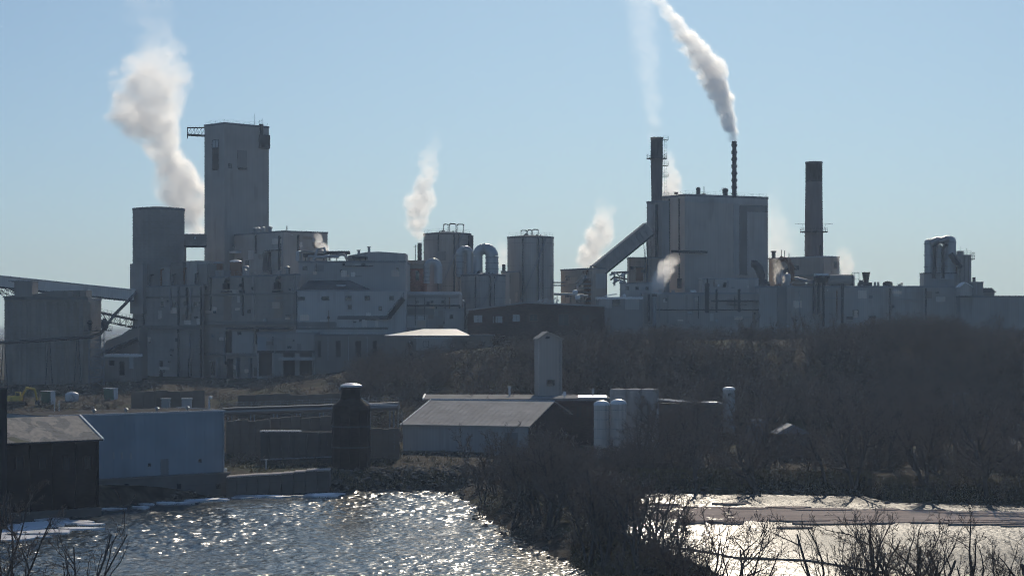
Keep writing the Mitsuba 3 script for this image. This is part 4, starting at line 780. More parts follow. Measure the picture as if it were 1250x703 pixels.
t = thing('tank_frame', 'open steel frame between the tan horizontal tank and the black fan cone', 'frame')
add(t, 'frame', join([bar(P(x, 350, 556), P(x, 333, 556), 0.12) for x in (1043, 1048.5)] + [bar(P(1040, 333, 556), P(1049, 333, 556), 0.12), bar(P(1042, 341, 556), P(1049, 341, 556), 0.1)]), 'rail_metal')
c = P(1057, 345, 556); t = thing('fan_cone', 'black flared fan cone standing on the long roof', 'fan')
add(t, 'cone', lathe(c[0], c[1], [(0.75, Z_(346, 556)), (0.8, Z_(342, 556)), (1.15, Z_(334, 556)), (1.2, Z_(332.5, 556)), (1.0, Z_(332.5, 556)), (0.8, Z_(336, 556))], 16, False), 'black_paint', smooth=40)
add(t, 'base', box(c[0] - 2.3, c[0] + 1.6, c[1] - 1, c[1] + 1, 37, Z_(345, 556)), 'dark_metal'); add(t, 'motor', tube([[c[0] - 1.9, c[1], Z_(344, 556)], [c[0] - 0.9, c[1], Z_(344, 556)]], 0.45, 8), 'dark_metal', smooth=40)
for px in (1068, 1072): q = P(px, 347, 556); add(uniq('x') if False else t, 'vent_pipe', tube([[q[0], q[1], 37], [q[0], q[1], Z_(344.5, 556)]], 0.35, 7), 'rail_metal', smooth=50)
c = P(1083.5, 347, 556); t = thing('roof_dome', 'small dark domed vent right of the black fan cone', 'vent')
add(t, 'curb', lathe(c[0], c[1], [(1.45, 37), (1.45, Z_(346.4, 556))], 14), 'dark_metal', smooth=True); add(t, 'dome', lathe(c[0], c[1], dome(1.5, Z_(346.4, 556), 0.75), 14, False), 'black_paint', smooth=True)
t, fr = building('finishing_hall', 'dark flat roofed hall at the right edge behind the bare trees', 'building', 1172, 538, 0, None, 1290, 361, 14, 'siding', (0.66, 0.1), depth=24, coping=0.5, rtint=(0.5, 0))
for i in range(9): panel(t, 'wall_panel', fr, 'r', 1174 + i * 11.6, 1174 + i * 11.6 + 11.2, 364, 402, 'siding', 0.06, (0.62 + 0.14 * random.random(), 0.1 * random.random()))
panel(t, 'belt_course', fr, 'r', 1200, 1290, 409, 411, 'paint', 0.4, (0.5, 0))
for px in (1212, 1228, 1243): window(t, fr, 'r', px, px + 8, 412.5, 420, 'glass', 'siding', (0.6, 0))
# evaporators on the roof at the right
Ye = 556
t = thing('evaporator', 'cluster of tall round topped grey evaporator vessels on the right hand roof', 'evaporator')
for px, rp, yt in ((1134.5, 6.2, 291.5), (1158.5, 8.2, 288), (1146, 3.6, 298)):
    c = P(px, 330, Ye); r = rp * Ye / F; z_ = Z_(yt, Ye); k = add(t, 'vessel', lathe(c[0], c[1], [(r, 36), (r, z_ - r * 0.75)] + dome(r, z_ - r * 0.75, r * 0.75), 18, False), 'steel', smooth=True)
    for z2 in np.linspace(Z_(340, Ye), z_ - r, 4): add(k, 'flange', lathe(c[0], c[1], [(r, z2 - 0.12), (r + 0.16, z2 - 0.12), (r + 0.16, z2 + 0.12), (r, z2 + 0.12)], 18, False), 'rail_metal')
for px, y0 in ((1140.5, 300), (1151, 302)): add(t, 'pipe', tube([P(px, 340, Ye - 3), P(px, y0 + 2, Ye - 3), P(px + 3, y0 - 3, Ye - 3), P(px + 6, y0 - 4, Ye - 3)], 0.5, 8), 'dark_metal', smooth=50)
add(t, 'duct', tube([P(1136, 297, Ye - 2), P(1143, 293.5, Ye - 2), P(1150, 294, Ye - 2), P(1157, 291, Ye - 2)], 1.0, 10), 'rail_metal', smooth=50)
add(t, 'duct', tube([P(1160, 310, Ye - 3), P(1166, 319, Ye - 3), P(1173, 327, Ye - 3)], 0.8, 10), 'dark_metal', smooth=50)
add(t, 'skirt', box(X_(1128, Ye - 3), X_(1168, Ye - 3), Ye - 2.6, Ye + 3, 36, Z_(334, Ye - 3)), 'siding', (0.7, 0.0)); add(t, 'deck', box(X_(1127.5, Ye - 3), X_(1168, Ye - 3), Ye - 3, Ye + 3, Z_(334, Ye - 3), Z_(333, Ye - 3)), 'dark_metal')
add(t, 'sign_board', box(X_(1148, Ye - 3), X_(1164, Ye - 3), Ye - 3.2, Ye - 2.6, Z_(341, Ye - 3), Z_(334.5, Ye - 3)), 'paint', (0.6, 0.1))
t, fr = building('stair_tower', 'narrow tower with a railed roof right of the evaporator vessels', 'building', 1168, 555, 0, None, 1185.5, 311, 36, 'siding', (0.72, 0.15), depth=5, coping=0.4)
add(t, 'penthouse', box(0.5, 2.2, 1, 3, fr.z1, fr.z(306.5), fr), 'siding', (0.6, 0)); add(t, 'roof_railing', rail_mesh([fr.p(0, 0, fr.z1), fr.p(fr.u1, 0, fr.z1)], 1.1, 1.0, 0.05), 'dark_metal')
add(t, 'balcony', join([box(fr.u1 - 0.5, fr.u1 + 0.9, -0.6, 2, fr.z(317), fr.z(316), fr), rail_mesh([fr.p(fr.u1 - 0.5, -0.6, fr.z(316)), fr.p(fr.u1 + 0.9, -0.6, fr.z(316)), fr.p(fr.u1 + 0.9, 2, fr.z(316))], 1.8, 0.7, 0.05)]), 'dark_metal')
for px, y in ((1172.5, 301), (1180, 302.5)): add(t, 'antenna', bar(P(px, 311, 556), P(px, y, 556), 0.07), 'rail_metal')
for px in (1172, 1177, 1182): panel(t, 'pilaster', fr, 'r', px - 0.5, px + 0.5, 313, 345, 'siding', 0.25, (0.5, 0.1))
fr = Frame(1172.2, 536, 0); t = thing('gabled_hut', 'small pale gabled hut on the right hand roof below the railed tower', 'building'); uu = fr.u_at(1187)
add(t, 'wall', prism([(0, fr.z(361)), (uu, fr.z(361)), (uu, fr.z(350)), (fr.u_at(1178), fr.z(345)), (0, fr.z(350))], fr, 0, 5), 'siding', (1.0, 0.2))
for a, b in (((1171.4, 350.8), (1178, 345.2)), ((1178, 345.2), (1187.8, 350.8))): add(t, 'roof', prism([(fr.u_at(a[0]), fr.z(a[1])), (fr.u_at(b[0]), fr.z(b[1])), (fr.u_at(b[0]), fr.z(b[1] - 0.9)), (fr.u_at(a[0]), fr.z(a[1] - 0.9))], fr, -0.3, 5.3), 'white_paint')
t, fr = building('vent_house', 'little dark block right of the pale gabled hut on the roof', 'building', 1188, 545, 0, None, 1200, 344, 30, 'siding', (0.6, 0.1), depth=4, coping=0.35)
add(t, 'roof_vent', box(0.2, 0.9, 1, 2, fr.z1, fr.z(338.5), fr), 'dark_metal'); panel(t, 'downpipe', fr, 'r', 1191, 1192.5, 346, 360, 'rail_metal', 0.3)
fr = Frame(1198, 560, 0); t = thing('roof_monitor', 'low dark hipped roof vent at the right end of the roofs', 'building')
add(t, 'wall', box(0, fr.u_at(1214), 0, 6, 30, fr.z(357), fr), 'siding', (0.4, 0)); add(t, 'roof', prism([(-0.3, fr.z(357)), (fr.u_at(1216), fr.z(357)), (fr.u_at(1210), fr.z(351.5)), (0.3, fr.z(351.5))], fr, -0.3, 6.3), 'roofing', (0.3, 0))
t, fr = building('roofed_annex', 'small low annex with a bright white roof edge right of the dark brick hall', 'building', 729, 536, 0, None, 784.5, 362.5, 14, 'siding', (0.6, 0.1), depth=8, coping=0.6, roof='white_paint')
window(t, fr, 'r', 748, 757, 366, 373, 'glass', 'siding', (0.5, 0)); panel(t, 'cladding', fr, 'r', 731, 747, 365, 376, 'siding', 0.1, (1.0, 0.2)); panel(t, 'cladding', fr, 'r', 763, 780, 365, 378, 'siding', 0.1, (0.95, 0.1))
add(t, 'roof_plank', hexa([P(738, 362, 537), P(753, 359.5, 537), P(753, 359.5, 538.5), P(738, 362, 538.5)], [P(738, 360.8, 537), P(753, 358.3, 537), P(753, 358.3, 538.5), P(738, 360.8, 538.5)]), 'white_paint')
q = P(762, 361, 537); add(t, 'roof_vent', lathe(q[0], q[1], [(0.4, q[2] - 0.3)] + dome(0.5, q[2], 0.45), 10), 'white_paint', smooth=True)

# ================================================================== the river bank
# mossy roofed brick building, far left
fr = Frame(121, 254, 40)
u0 = fr.u_at(2); W_ = -26.0; D = 6.2; ze, zr = fr.z(536), 0
t = thing('mossy_brick_house', 'dark brick house with a mossy weathered roof at the water on the far left', 'building')
ze = 10.2; zr = 12.95
add(t, 'wall', prism_u([(0, -1), (2 * D, -1), (2 * D, ze), (D, zr - 0.15), (0, ze)], fr, W_, 0), 'brick', (0.24, 0.9))
def slope(fr, u0, u1, v0, z0, v1, z1, th=0.18):
    return hexa([fr.p(u0, v0, z0), fr.p(u1, v0, z0), fr.p(u1, v1, z1), fr.p(u0, v1, z1)], [fr.p(u0, v0, z0 + th), fr.p(u1, v0, z0 + th), fr.p(u1, v1, z1 + th), fr.p(u0, v1, z1 + th)])
k = add(t, 'roof', slope(fr, W_ - 0.3, 0.3, -0.35, ze - 0.16, D, zr), 'moss_roof'); add(t, 'roof', slope(fr, W_ - 0.3, 0.3, 2 * D + 0.35, ze - 0.16, D, zr), 'moss_roof')
add(t, 'verge_board', slope(fr, 0.3, 0.55, -0.4, ze - 0.22, D, zr - 0.02, 0.32), 'white_paint'); add(t, 'gutter', tube([fr.p(W_, -0.45, ze - 0.1), fr.p(0.4, -0.45, ze - 0.1)], 0.12, 6), 'dark_metal')  # white of the verge board paints the sunlit gable edge
for px in (20, 48, 77, 103): window(t, fr, 'r', px, px + 8, 557, 573, 'glass', 'brick', (0.4, 0.9), bars=2)
for px in (36, 64, 92, 117): panel(t, 'pilaster', fr, 'r', px, px + 2.5, 541, 625, 'brick', 0.18, (0.2, 0.9))
add(t, 'plinth', box(W_, 0.25, -0.3, 1, -1.5, 1.2, fr), 'concrete', (0.3, 0.2))
# blue building
fr = Frame(60, 267, 40); u1 = fr.u_at(273.6); L = u1; zt = 12.75
t = thing('blue_warehouse', 'flat pale blue metal warehouse on a dark concrete base at the water', 'building')
n = 17
add(t, 'wall', box(0, L, 0.02, 14, 0.5, zt - 0.15, fr), 'blue_siding')
for i in range(n): add(t, 'wall_panel', box(L*i/n + 0.006, L*(i+1)/n - 0.006, -0.08, 0.02, 3.55, zt - 0.25, fr), 'blue_siding')
add(t, 'roof', box(0, L, 0.25, 14, zt - 0.25, zt - 0.12, fr), 'black_paint'); add(t, 'roof_edge', box(-0.1, L + 0.15, -0.16, 0.22, zt - 0.25, zt, fr), 'paint', (0.9, 0.2)); add(t, 'roof_edge', box(L, L + 0.15, 0.22, 14.1, zt - 0.25, zt, fr), 'paint', (0.9, 0.2)); add(t, 'gutter_pipe', tube([fr.p(L - 0.25, -0.2, zt - 0.3), fr.p(L - 0.25, -0.2, 3.6)], 0.09, 6), 'paint', (0.6, 0)); add(t, 'door', box(L * 0.62, L * 0.62 + 1.3, -0.14, 0, 3.56, 5.9, fr), 'siding', (0.6, 0))
add(t, 'base', box(0, L + 0.6, -0.5, 13.8, -1.5, 3.5, fr), 'concrete', (0.42, 0.1)); add(t, 'base_ledge', box(0, L + 0.7, -0.75, 0.0, 3.3, 3.52, fr), 'concrete', (0.5, 0.2))
for px, y in ((182, 567), (243.5, 562)): panel(t, 'vent', fr, 'r', px - 1.4, px + 1.4, y - 1.8, y + 2, 'dark_metal', 0.3)
for px in (140, 150, 161): panel(t, 'wall_light', fr, 'r', px - 2.5, px - 0.5, 552, 560, 'siding', 0.14, (1.0, 0))
for px in (150, 214, 262): panel(t, 'outlet', fr, 'r', px, px + 5, 590, 596, 'black_paint', 0.52, back=-0.45)
for i in range(4): q = fr.p(L * (0.3 + 0.18 * i), 3, zt); add(t, 'roof_vent', lathe(q[0], q[1], [(0.2, zt), (0.2, zt + 0.35), (0.4, zt + 0.4), (0.1, zt + 0.6)], 8), 'rail_metal', smooth=True)
bw = fr
# dark stack at the very left edge
c = P(3, 500, 236); t = thing('rusty_flue', 'dark steel flue standing at the left edge of the view', 'chimney')
add(t, 'shaft', lathe(c[0], c[1], [(0.62, -1), (0.58, Z_(474, 236))], 14, False), 'black_paint', smooth=True); add(t, 'rim', lathe(c[0], c[1], [(0.7, Z_(475, 236)), (0.7, Z_(473, 236)), (0.45, Z_(473, 236)), (0.45, Z_(478, 236))], 14, False), 'dark_metal', smooth=True)
# river wall with a ledge painted pale as if sunlit, right of the blue warehouse
wl = [P(276, 607, 281), P(310, 604, 285), P(356, 602, 288), P(402, 600, 291)]
t = thing('river_wall', 'dark concrete river wall with a pale ledge right of the blue warehouse', 'wall')
n = 9
for i in range(n):
    f0, f1 = i / n, (i + 1) / n; ii = lambda f: np.array([np.interp(f, [0, .3, .65, 1], [w_[k] for w_ in wl]) for k in range(2)])
    a, b = ii(f0 + 0.003), ii(f1 - 0.003); zt_ = np.interp(f0, [0, 0.5, 0.8, 1], [2.9, 2.9, 3.3, 3.1])
    add(t, 'block', hexa([(a[0], a[1], -1.5), (b[0], b[1], -1.5), (b[0] + 0.3, b[1] + 3, -1.5), (a[0] - 0.2, a[1] + 3, -1.5)], [(a[0], a[1] + 0.2, zt_), (b[0], b[1] + 0.2, zt_), (b[0], b[1] + 3, zt_), (a[0], a[1] + 3, zt_)]), 'concrete', (0.3, 0.4))
    add(t, 'coping', hexa([(a[0], a[1] - 0.1, zt_), (b[0], b[1] - 0.1, zt_), (b[0], b[1] + 3.1, zt_), (a[0], a[1] + 3.1, zt_)], [(a[0], a[1] - 0.1, zt_ + 0.22), (b[0], b[1] - 0.1, zt_ + 0.22), (b[0], b[1] + 3.1, zt_ + 0.22), (a[0], a[1] + 3.1, zt_ + 0.22)]), 'concrete', (1.1, 0.6))
t = thing('pump_box', 'tan box and a pale post on the river wall beside the blue warehouse', 'box')
fb = Frame(282, 296, 8); add(t, 'body', box(0, fb.u_at(302), 0, 2, 2.4, fb.z(577), fb), 'concrete', (0.9, 1.0)); add(t, 'lid', box(-0.1, fb.u_at(303), -0.1, 2.1, fb.z(577), fb.z(576), fb), 'paint', (0.8, 0.8))
q = P(275.5, 575, 286); t = thing('marker_post', 'white post at the right corner of the blue warehouse', 'post'); add(t, 'post', tube([[q[0] , q[1], 2], [q[0], q[1], Z_(572.5, 286)]], 0.16, 8), 'white_paint'); add(t, 'cap', lathe(q[0], q[1], dome(0.24, Z_(572.5, 286), 0.2), 8), 'white_paint', smooth=True)
q = P(325, 575, 300); t = thing('marker_post', 'thin pale post standing in front of the dark retaining wall', 'post'); add(t, 'post', tube([[q[0], q[1], 2.2], [q[0], q[1], Z_(561, 300)]], 0.13, 8), 'paint', (1.0, 0.2)); add(t, 'cap', box(q[0] - 0.25, q[0] + 0.25, q[1] - 0.2, q[1] + 0.2, Z_(561, 300), Z_(560, 300)), 'paint', (1, 0.2))
# brown bottle shaped tower
Yt = 304; c = P(428.7, 520, Yt); k_ = Yt / F
t = thing('bottle_tower', 'dark brown bottle shaped tower with a pale cap standing on the bank', 'tower')
add(t, 'body', lathe(c[0], c[1], [(23.6*k_, 1.0), (23.3*k_, Z_(500, Yt))], 12, False), 'brick', (0.33, 1.0)); add(t, 'shoulder', lathe(c[0], c[1], [(23.5*k_, Z_(500, Yt)), (22.6*k_, Z_(495, Yt)), (13.2*k_, Z_(487, Yt))], 12, False), 'brick', (0.36, 1.0))
add(t, 'neck', lathe(c[0], c[1], [(12.4*k_, Z_(488, Yt)), (12.0*k_, Z_(472, Yt))], 12, False), 'brick', (0.33, 1.0))
add(t, 'cap', lathe(c[0], c[1], [(12.6*k_, Z_(472.5, Yt)), (13.4*k_, Z_(471.5, Yt)), (13.4*k_, Z_(470, Yt)), (7*k_, Z_(467.8, Yt)), (0.05, Z_(467, Yt))], 16, False), 'white_paint', smooth=40)  # white cap paints a sunlit highlight on the tower top
for z_ in (Z_(520, Yt), Z_(545, Yt)): add(t, 'band', lathe(c[0], c[1], [(23.4*k_, z_ - 0.12), (23.4*k_ + 0.1, z_ - 0.12), (23.4*k_ + 0.1, z_ + 0.12), (23.4*k_, z_ + 0.12)], 12, False), 'dark_metal')
a = c + [-13.5*k_, -0.5, 0]; add(t, 'whistle', lathe(a[0], a[1], [(0.12, Z_(476, Yt)), (0.2, Z_(473, Yt)), (0.05, Z_(472, Yt))], 8), 'steel', smooth=True)
# pipe bridge
Yp = 330; t = thing('pipe_bridge', 'pipe bridge with a pale railing running behind the brown bottle tower', 'bridge')
a, b = P(272, 503, Yp + 6), P(487, 496, Yp); zz = lambda q: q
add(t, 'pipe', tube([a, b], 0.55, 10), 'rail_metal', smooth=50); add(t, 'walkway', hexa([a + [0, -0.9, 0.6], b + [0, -0.9, 0.6], b + [0, 0.7, 0.6], a + [0, 0.7, 0.6]], [a + [0, -0.9, 0.75], b + [0, -0.9, 0.75], b + [0, 0.7, 0.75], a + [0, 0.7, 0.75]]), 'paint', (0.7, 0.5))
add(t, 'railing', rail_mesh([a + [0, -0.85, 0.75], b + [0, -0.85, 0.75]], 0.9, 1.3, 0.05), 'paint', (0.8, 0.6))
for i in range(8):
    q = a + (b - a) * (0.04 + 0.92 * i / 7); add(t, 'trestle', join([bar([q[0] - 0.5, q[1], gz(q[0], q[1]) - 0.4], q + [-0.3, 0, -0.4], 0.16), bar([q[0] + 0.5, q[1], gz(q[0], q[1]) - 0.4], q + [0.3, 0, -0.4], 0.16), bar(q + [-0.8, 0, -0.5], q + [0.8, 0, -0.5], 0.16)]), 'rail_metal')
add(t, 'hand_rail', tube([P(441, 486, Yp - 8), P(452, 494, Yp - 4), P(486, 494.3, Yp - 2)], 0.12, 6), 'white_paint'); add(t, 'end_frame', join([bar(P(486, 494, Yp - 2), P(486, 530, Yp - 2), 0.2), bar(P(491, 500, Yp - 2), P(491, 530, Yp - 2), 0.14), bar(P(486, 512, Yp - 2), P(491, 504, Yp - 2), 0.12)]), 'paint', (0.7, 0.9))
# retaining wall
fr = Frame(318, 312, 0); t = thing('retaining_wall', 'long dark retaining wall with a thin pale top edge left of the bottle tower', 'wall'); L = fr.u_at(412)
for i in range(8): add(t, 'panel', box(L*i/8 + 0.02, L*(i+1)/8 - 0.02, 0, 1.2, 0.5, fr.z(527), fr), 'concrete', (0.28, 0.1))
add(t, 'coping', box(-0.1, L * 0.52, -0.15, 1.3, fr.z(527), fr.z(525.6), fr), 'paint', (0.9, 0.2)); add(t, 'fender_rail', tube([fr.p(0, -0.3, fr.z(561)), fr.p(L, -0.3, fr.z(557))], 0.12, 6), 'rail_metal')
for i in range(6): add(t, 'buttress', box(L*(i + .5)/6, L*(i + .5)/6 + 0.4, -0.35, 0.0, 0.5, fr.z(531), fr), 'concrete', (0.24, 0.1))
# grey roofed shed and its brick annex
fr = Frame(492, 337, -17); W_ = fr.u_at(645); D = 15.8; ze, zr = fr.z(518.3), Z_(489, 352)
t = thing('grey_roofed_shed', 'blue grey shed with a broad sunlit ribbed grey roof near the water', 'building')
add(t, 'wall', prism_u([(0, 1), (2*D, 1), (2*D, ze), (D, zr - 0.1), (0, ze)], fr, 0, W_), 'siding', (0.85, 0.0))
k = add(t, 'roof', slope(fr, -0.3, W_ + 0.3, -0.4, ze - 0.1, D, zr), 'roofing', (1.15, 0.75)); add(t, 'roof', slope(fr, -0.3, W_ + 0.3, 2*D + 0.4, ze - 0.1, D, zr), 'roofing', (1.15, 0.75))
for i in range(22): a = W_ * i / 22; add(k, 'standing_seam', slope(fr, a, a + 0.08, -0.4, ze + 0.08, D, zr + 0.17, 0.06), 'roofing', (1.2, 0.75))
add(t, 'ridge_cap', tube([fr.p(-0.3, D, zr + 0.2), fr.p(W_ + 0.3, D, zr + 0.2)], 0.16, 6), 'paint', (0.9, 0.3)); add(t, 'verge_board', slope(fr, -0.45, -0.3, -0.4, ze - 0.2, D, zr - 0.05, 0.34), 'white_paint')
add(t, 'gable_brick', prism_u([(-0.02, 1), (2*D, 1), (2*D, ze - 0.12), (D, zr - 0.25), (-0.02, ze - 0.12)], fr, W_ + 0.002, W_ + 0.25), 'brick', (0.5, 0.8))
panel(t, 'sliding_door', fr, 'r', 616, 632, 528, 562, 'siding', 0.12, (0.5, 0))
t, fr = building('rear_store', 'long low store with a pale sloping roof behind the grey roofed shed', 'building', 520, 372, 0, None, 703, 487.2, 2, 'siding', (0.6, 0.2), depth=16, coping=0.0)
add(t, 'roof', slope(fr, -0.4, fr.u1 + 0.3, -0.5, fr.z1 - 0.1, 9, fr.z1 + 0.45), 'roofing', (0.6, 0.5)); add(t, 'verge_board', slope(fr, -0.7, -0.4, -0.5, fr.z1 - 0.15, 9, fr.z1 + 0.4, 0.4), 'white_paint')
q = fr.p(fr.u_at(622), 6, fr.z1 + 0.5); add(t, 'roof_vent', lathe(q[0], q[1], [(0.22, q[2]), (0.22, q[2] + 1.5), (0.32, q[2] + 1.5), (0.32, q[2] + 1.9)], 8), 'paint', (0.9, 0.2), smooth=True)
t, fr = building('brick_annex', 'dark reddish brick annex behind the gable of the grey roofed shed', 'building', 676, 357, 0, None, 745, 486, 2, 'brick', (0.5, 0.75), depth=14, coping=0.5, rtint=(0.5, 0.2))
add(t, 'lean_roof', slope(fr, fr.u_at(706), fr.u_at(741), 0.3, fr.z1 - 0.05, 3.2, fr.z1 + 0.35, 0.16), 'white_paint')  # white strip paints the sunlit top edge of the annex
q = P(724, 480, 361); add(t, 'chimney_pot', lathe(q[0], q[1], [(0.22, fr.z1), (0.2, Z_(474, 361))], 8), 'paint', (0.7, 0.2)); q = P(689, 480, 361); add(t, 'chimney_pot', lathe(q[0], q[1], [(0.2, fr.z1), (0.2, Z_(478, 361)), (0.4, Z_(482, 361))], 8), 'white_paint')
for px in (688, 704, 716): window(t, fr, 'r', px, px + 6, 496, 508, 'glass', 'brick', (0.5, 0.8), bars=1)
# tower with the peaked cap
fr = Frame(657.2, 378, 12); uu = fr.u_at(686.2); vv = fr.v_at(652.3)
t = thing('peaked_tower', 'slender pale tower with a small peaked lit roof behind the grey roofed shed', 'tower')
add(t, 'wall', prism([(0, 4), (uu, 4), (uu, fr.z(413.6)), (uu * 0.38, fr.z(406)), (0, fr.z(413.6))], fr, 0, max(3.0, abs(vv))), 'siding', (0.78, 0.25))
D_ = max(3.0, abs(vv))
for a, b in (((-0.25, 414.8), (0.38 * uu, 405.9)), ((0.38 * uu, 405.9), (uu + 0.3, 414.8))): add(t, 'roof', prism([(a[0], fr.z(a[1])), (b[0], fr.z(b[1])), (b[0], fr.z(b[1] - 1.4)), (a[0], fr.z(a[1] - 1.4))], fr, -0.35, D_ + 0.3), 'roofing', (1.1, 0.8))
window(t, fr, 'r', 668, 676.5, 464, 470, 'glass', 'siding', (0.5, 0.1)); panel(t, 'louvre', fr, 'r', 666, 671, 410.5, 413.5, 'dark_metal', 0.1)
panel(t, 'downpipe', fr, 'r', 683, 684, 416, 484, 'siding', 0.2, (0.5, 0)); panel(t, 'corner_trim', fr, 'r', 657.2, 658.2, 415, 484, 'siding', 0.08, (1.0, 0.2))
# silos and ribbed tank
for i, (px, yt, lab) in enumerate(((734.5, 490.5, 'left one of the two white domed silos by the ribbed concrete tank'), (755, 489, 'right one of the two white domed silos by the ribbed concrete tank'))):
    Y = 326; c = P(px, 500, Y); r = 9.6 * Y / F; z_ = Z_(yt + 3.2, Y); t = thing('white_silo', lab, 'silo', None)
    add(t, 'shell', lathe(c[0], c[1], [(r, 1.5), (r, z_)], 20, False), 'siding', (1.4, 0.45), smooth=True); add(t, 'dome', lathe(c[0], c[1], [(r + 0.06, z_ - 0.15)] + dome(r + 0.06, z_, 0.75), 20, False), 'white_paint', smooth=True)
    for z2 in np.arange(3.0, z_ - 0.5, 1.6): add(t, 'hoop', lathe(c[0], c[1], [(r, z2 - 0.05), (r + 0.06, z2 - 0.05), (r + 0.06, z2 + 0.05), (r, z2 + 0.05)], 20, False), 'siding', (0.9, 0))
    add(t, 'ladder', join([bar([c[0] + r * 0.5, c[1] - r * 0.9 - 0.2, 2], [c[0] + r * 0.5, c[1] - r * 0.9 - 0.2, z_], 0.05), bar([c[0] + r * 0.5 + 0.4, c[1] - r * 0.85 - 0.2, 2], [c[0] + r * 0.5 + 0.4, c[1] - r * 0.85 - 0.2, z_], 0.05)]), 'rail_metal')
t = thing('ribbed_tank', 'tall ribbed concrete tank with a scalloped top behind the white domed silos', 'tank'); Y = 338
for px, rp in ((755, 10.5), (774, 10.5), (792.5, 10.5)):
    c = P(px, 500, Y); r = rp * Y / F; add(t, 'cell', lathe(c[0], c[1], [(r, 1.5), (r, Z_(475.2, Y)), (r * 0.5, Z_(474.2, Y)), (0.05, Z_(474, Y))], 20, False), 'concrete', (1.05, 0.15), smooth=30 if False else True)
add(t, 'web', box(X_(746, Y), X_(802.5, Y), Y + 0.6, Y + 2.4, 1.5, Z_(475.6, Y)), 'concrete', (0.95, 0.15)); add(t, 'edge_flashing', box(X_(802.6, Y), X_(803.6, Y), Y - 0.4, Y + 2.4, 1.5, Z_(476, Y)), 'paint', (0.9, 0.1))  # pale right-hand strip paints a sunlit edge on the tank
for y in (514,): add(t, 'ring_beam', box(X_(774, Y), X_(803, Y), Y - 1.75, Y - 1.5, Z_(516, Y), Z_(514.4, Y)), 'concrete', (1.2, 0.2))
c = P(889.7, 480, 368); r = 7.4 * 368 / F; zt = Z_(475, 368); t = thing('bank_silo', 'small lone blue grey silo with a shining domed top among the bare trees', 'silo')
add(t, 'shell', lathe(c[0], c[1], [(r, 2), (r, zt)], 18, False), 'siding', (1.0, 0.0), smooth=True); add(t, 'dome', lathe(c[0], c[1], [(r + 0.08, zt - 0.1)] + dome(r + 0.08, zt, 0.5), 18, False), 'white_paint', smooth=True); add(t, 'manhole', box(c[0] - 0.3, c[0] + 0.3, c[1] - r - 0.1, c[1] - r + 0.2, zt - 1.3, zt - 0.7), 'dark_metal')
t, fr = building('low_store', 'long low store with a thin pale roof line left of the lone silo', 'building', 804, 356, 0, None, 880, 490, 2, 'siding', (0.35, 0.5), depth=9, coping=0.0)
add(t, 'roof', prism([(0, fr.z(489)), (fr.u_at(850), fr.z(493.3)), (fr.u1 + 0.3, fr.z(493.3)), (fr.u1 + 0.3, fr.z(492)), (fr.u_at(850), fr.z(492.1)), (0, fr.z(487.6))], fr, -0.4, 9.4), 'roofing', (1.0, 0.2)); add(t, 'ridge_light', box(fr.u_at(866), fr.u_at(879), 0.5, 3, fr.z(492), fr.z(490.8), fr), 'white_paint')
labels[t + '__wall'] = {'label': 'dim brown wall hidden by twigs'}
del scene[t + '__wall']; add(t, 'wall', box(0, fr.u1, 0, 9, 2, fr.z(494), fr), 'siding', (0.35, 0.5)); labels.pop(t + '__wall', None)
fr = Frame(948, 322, 0); t = thing('bank_hut', 'hut with a lit white gable half hidden behind bare trees on the far bank', 'building'); uu = fr.u_at(990)
add(t, 'wall', box(0.3, uu - 0.3, 0, 6, 2, fr.z(529), fr), 'siding', (0.4, 0.3)); add(t, 'roof', prism([(-0.2, fr.z(529.4)), (uu + 0.2, fr.z(529.4)), (fr.u_at(967), fr.z(518))], fr, -0.4, 6.4), 'paint', (0.55, 0.1)); window(t, fr, 'r', 968, 972, 533, 539, 'glass', 'siding', (0.4, 0))
t, fr = building('bank_hut', 'flat roofed hut with a pale wall panel left of the white gabled hut', 'building', 916, 326, 0, None, 934, 513, 2, 'siding', (0.6, 0.1), depth=5, coping=0.4, rtint=(0.9, 0))
panel(t, 'panel', fr, 'r', 919, 923, 515, 526, 'paint', 0.1, (0.6, 0.1)); panel(t, 'panel', fr, 'r', 927, 930.5, 515, 526, 'paint', 0.1, (0.6, 0.1))
q = P(1164, 500, 330); t = thing('lamp_post', 'grey lamp post with a short arm among the dark trees on the right', 'lamp'); add(t, 'pole', tube([[q[0], q[1], gz(q[0], q[1]) - 0.3], [q[0], q[1], Z_(480, 330)]], 0.1, 7), 'rail_metal'); add(t, 'arm', tube([[q[0], q[1], Z_(480.2, 330)], [q[0] + 2, q[1], Z_(480, 330)]], 0.07, 6), 'rail_metal'); add(t, 'head', box(q[0] + 1.7, q[0] + 2.6, q[1] - 0.15, q[1] + 0.15, Z_(480.8, 330), Z_(479.6, 330)), 'rail_metal')

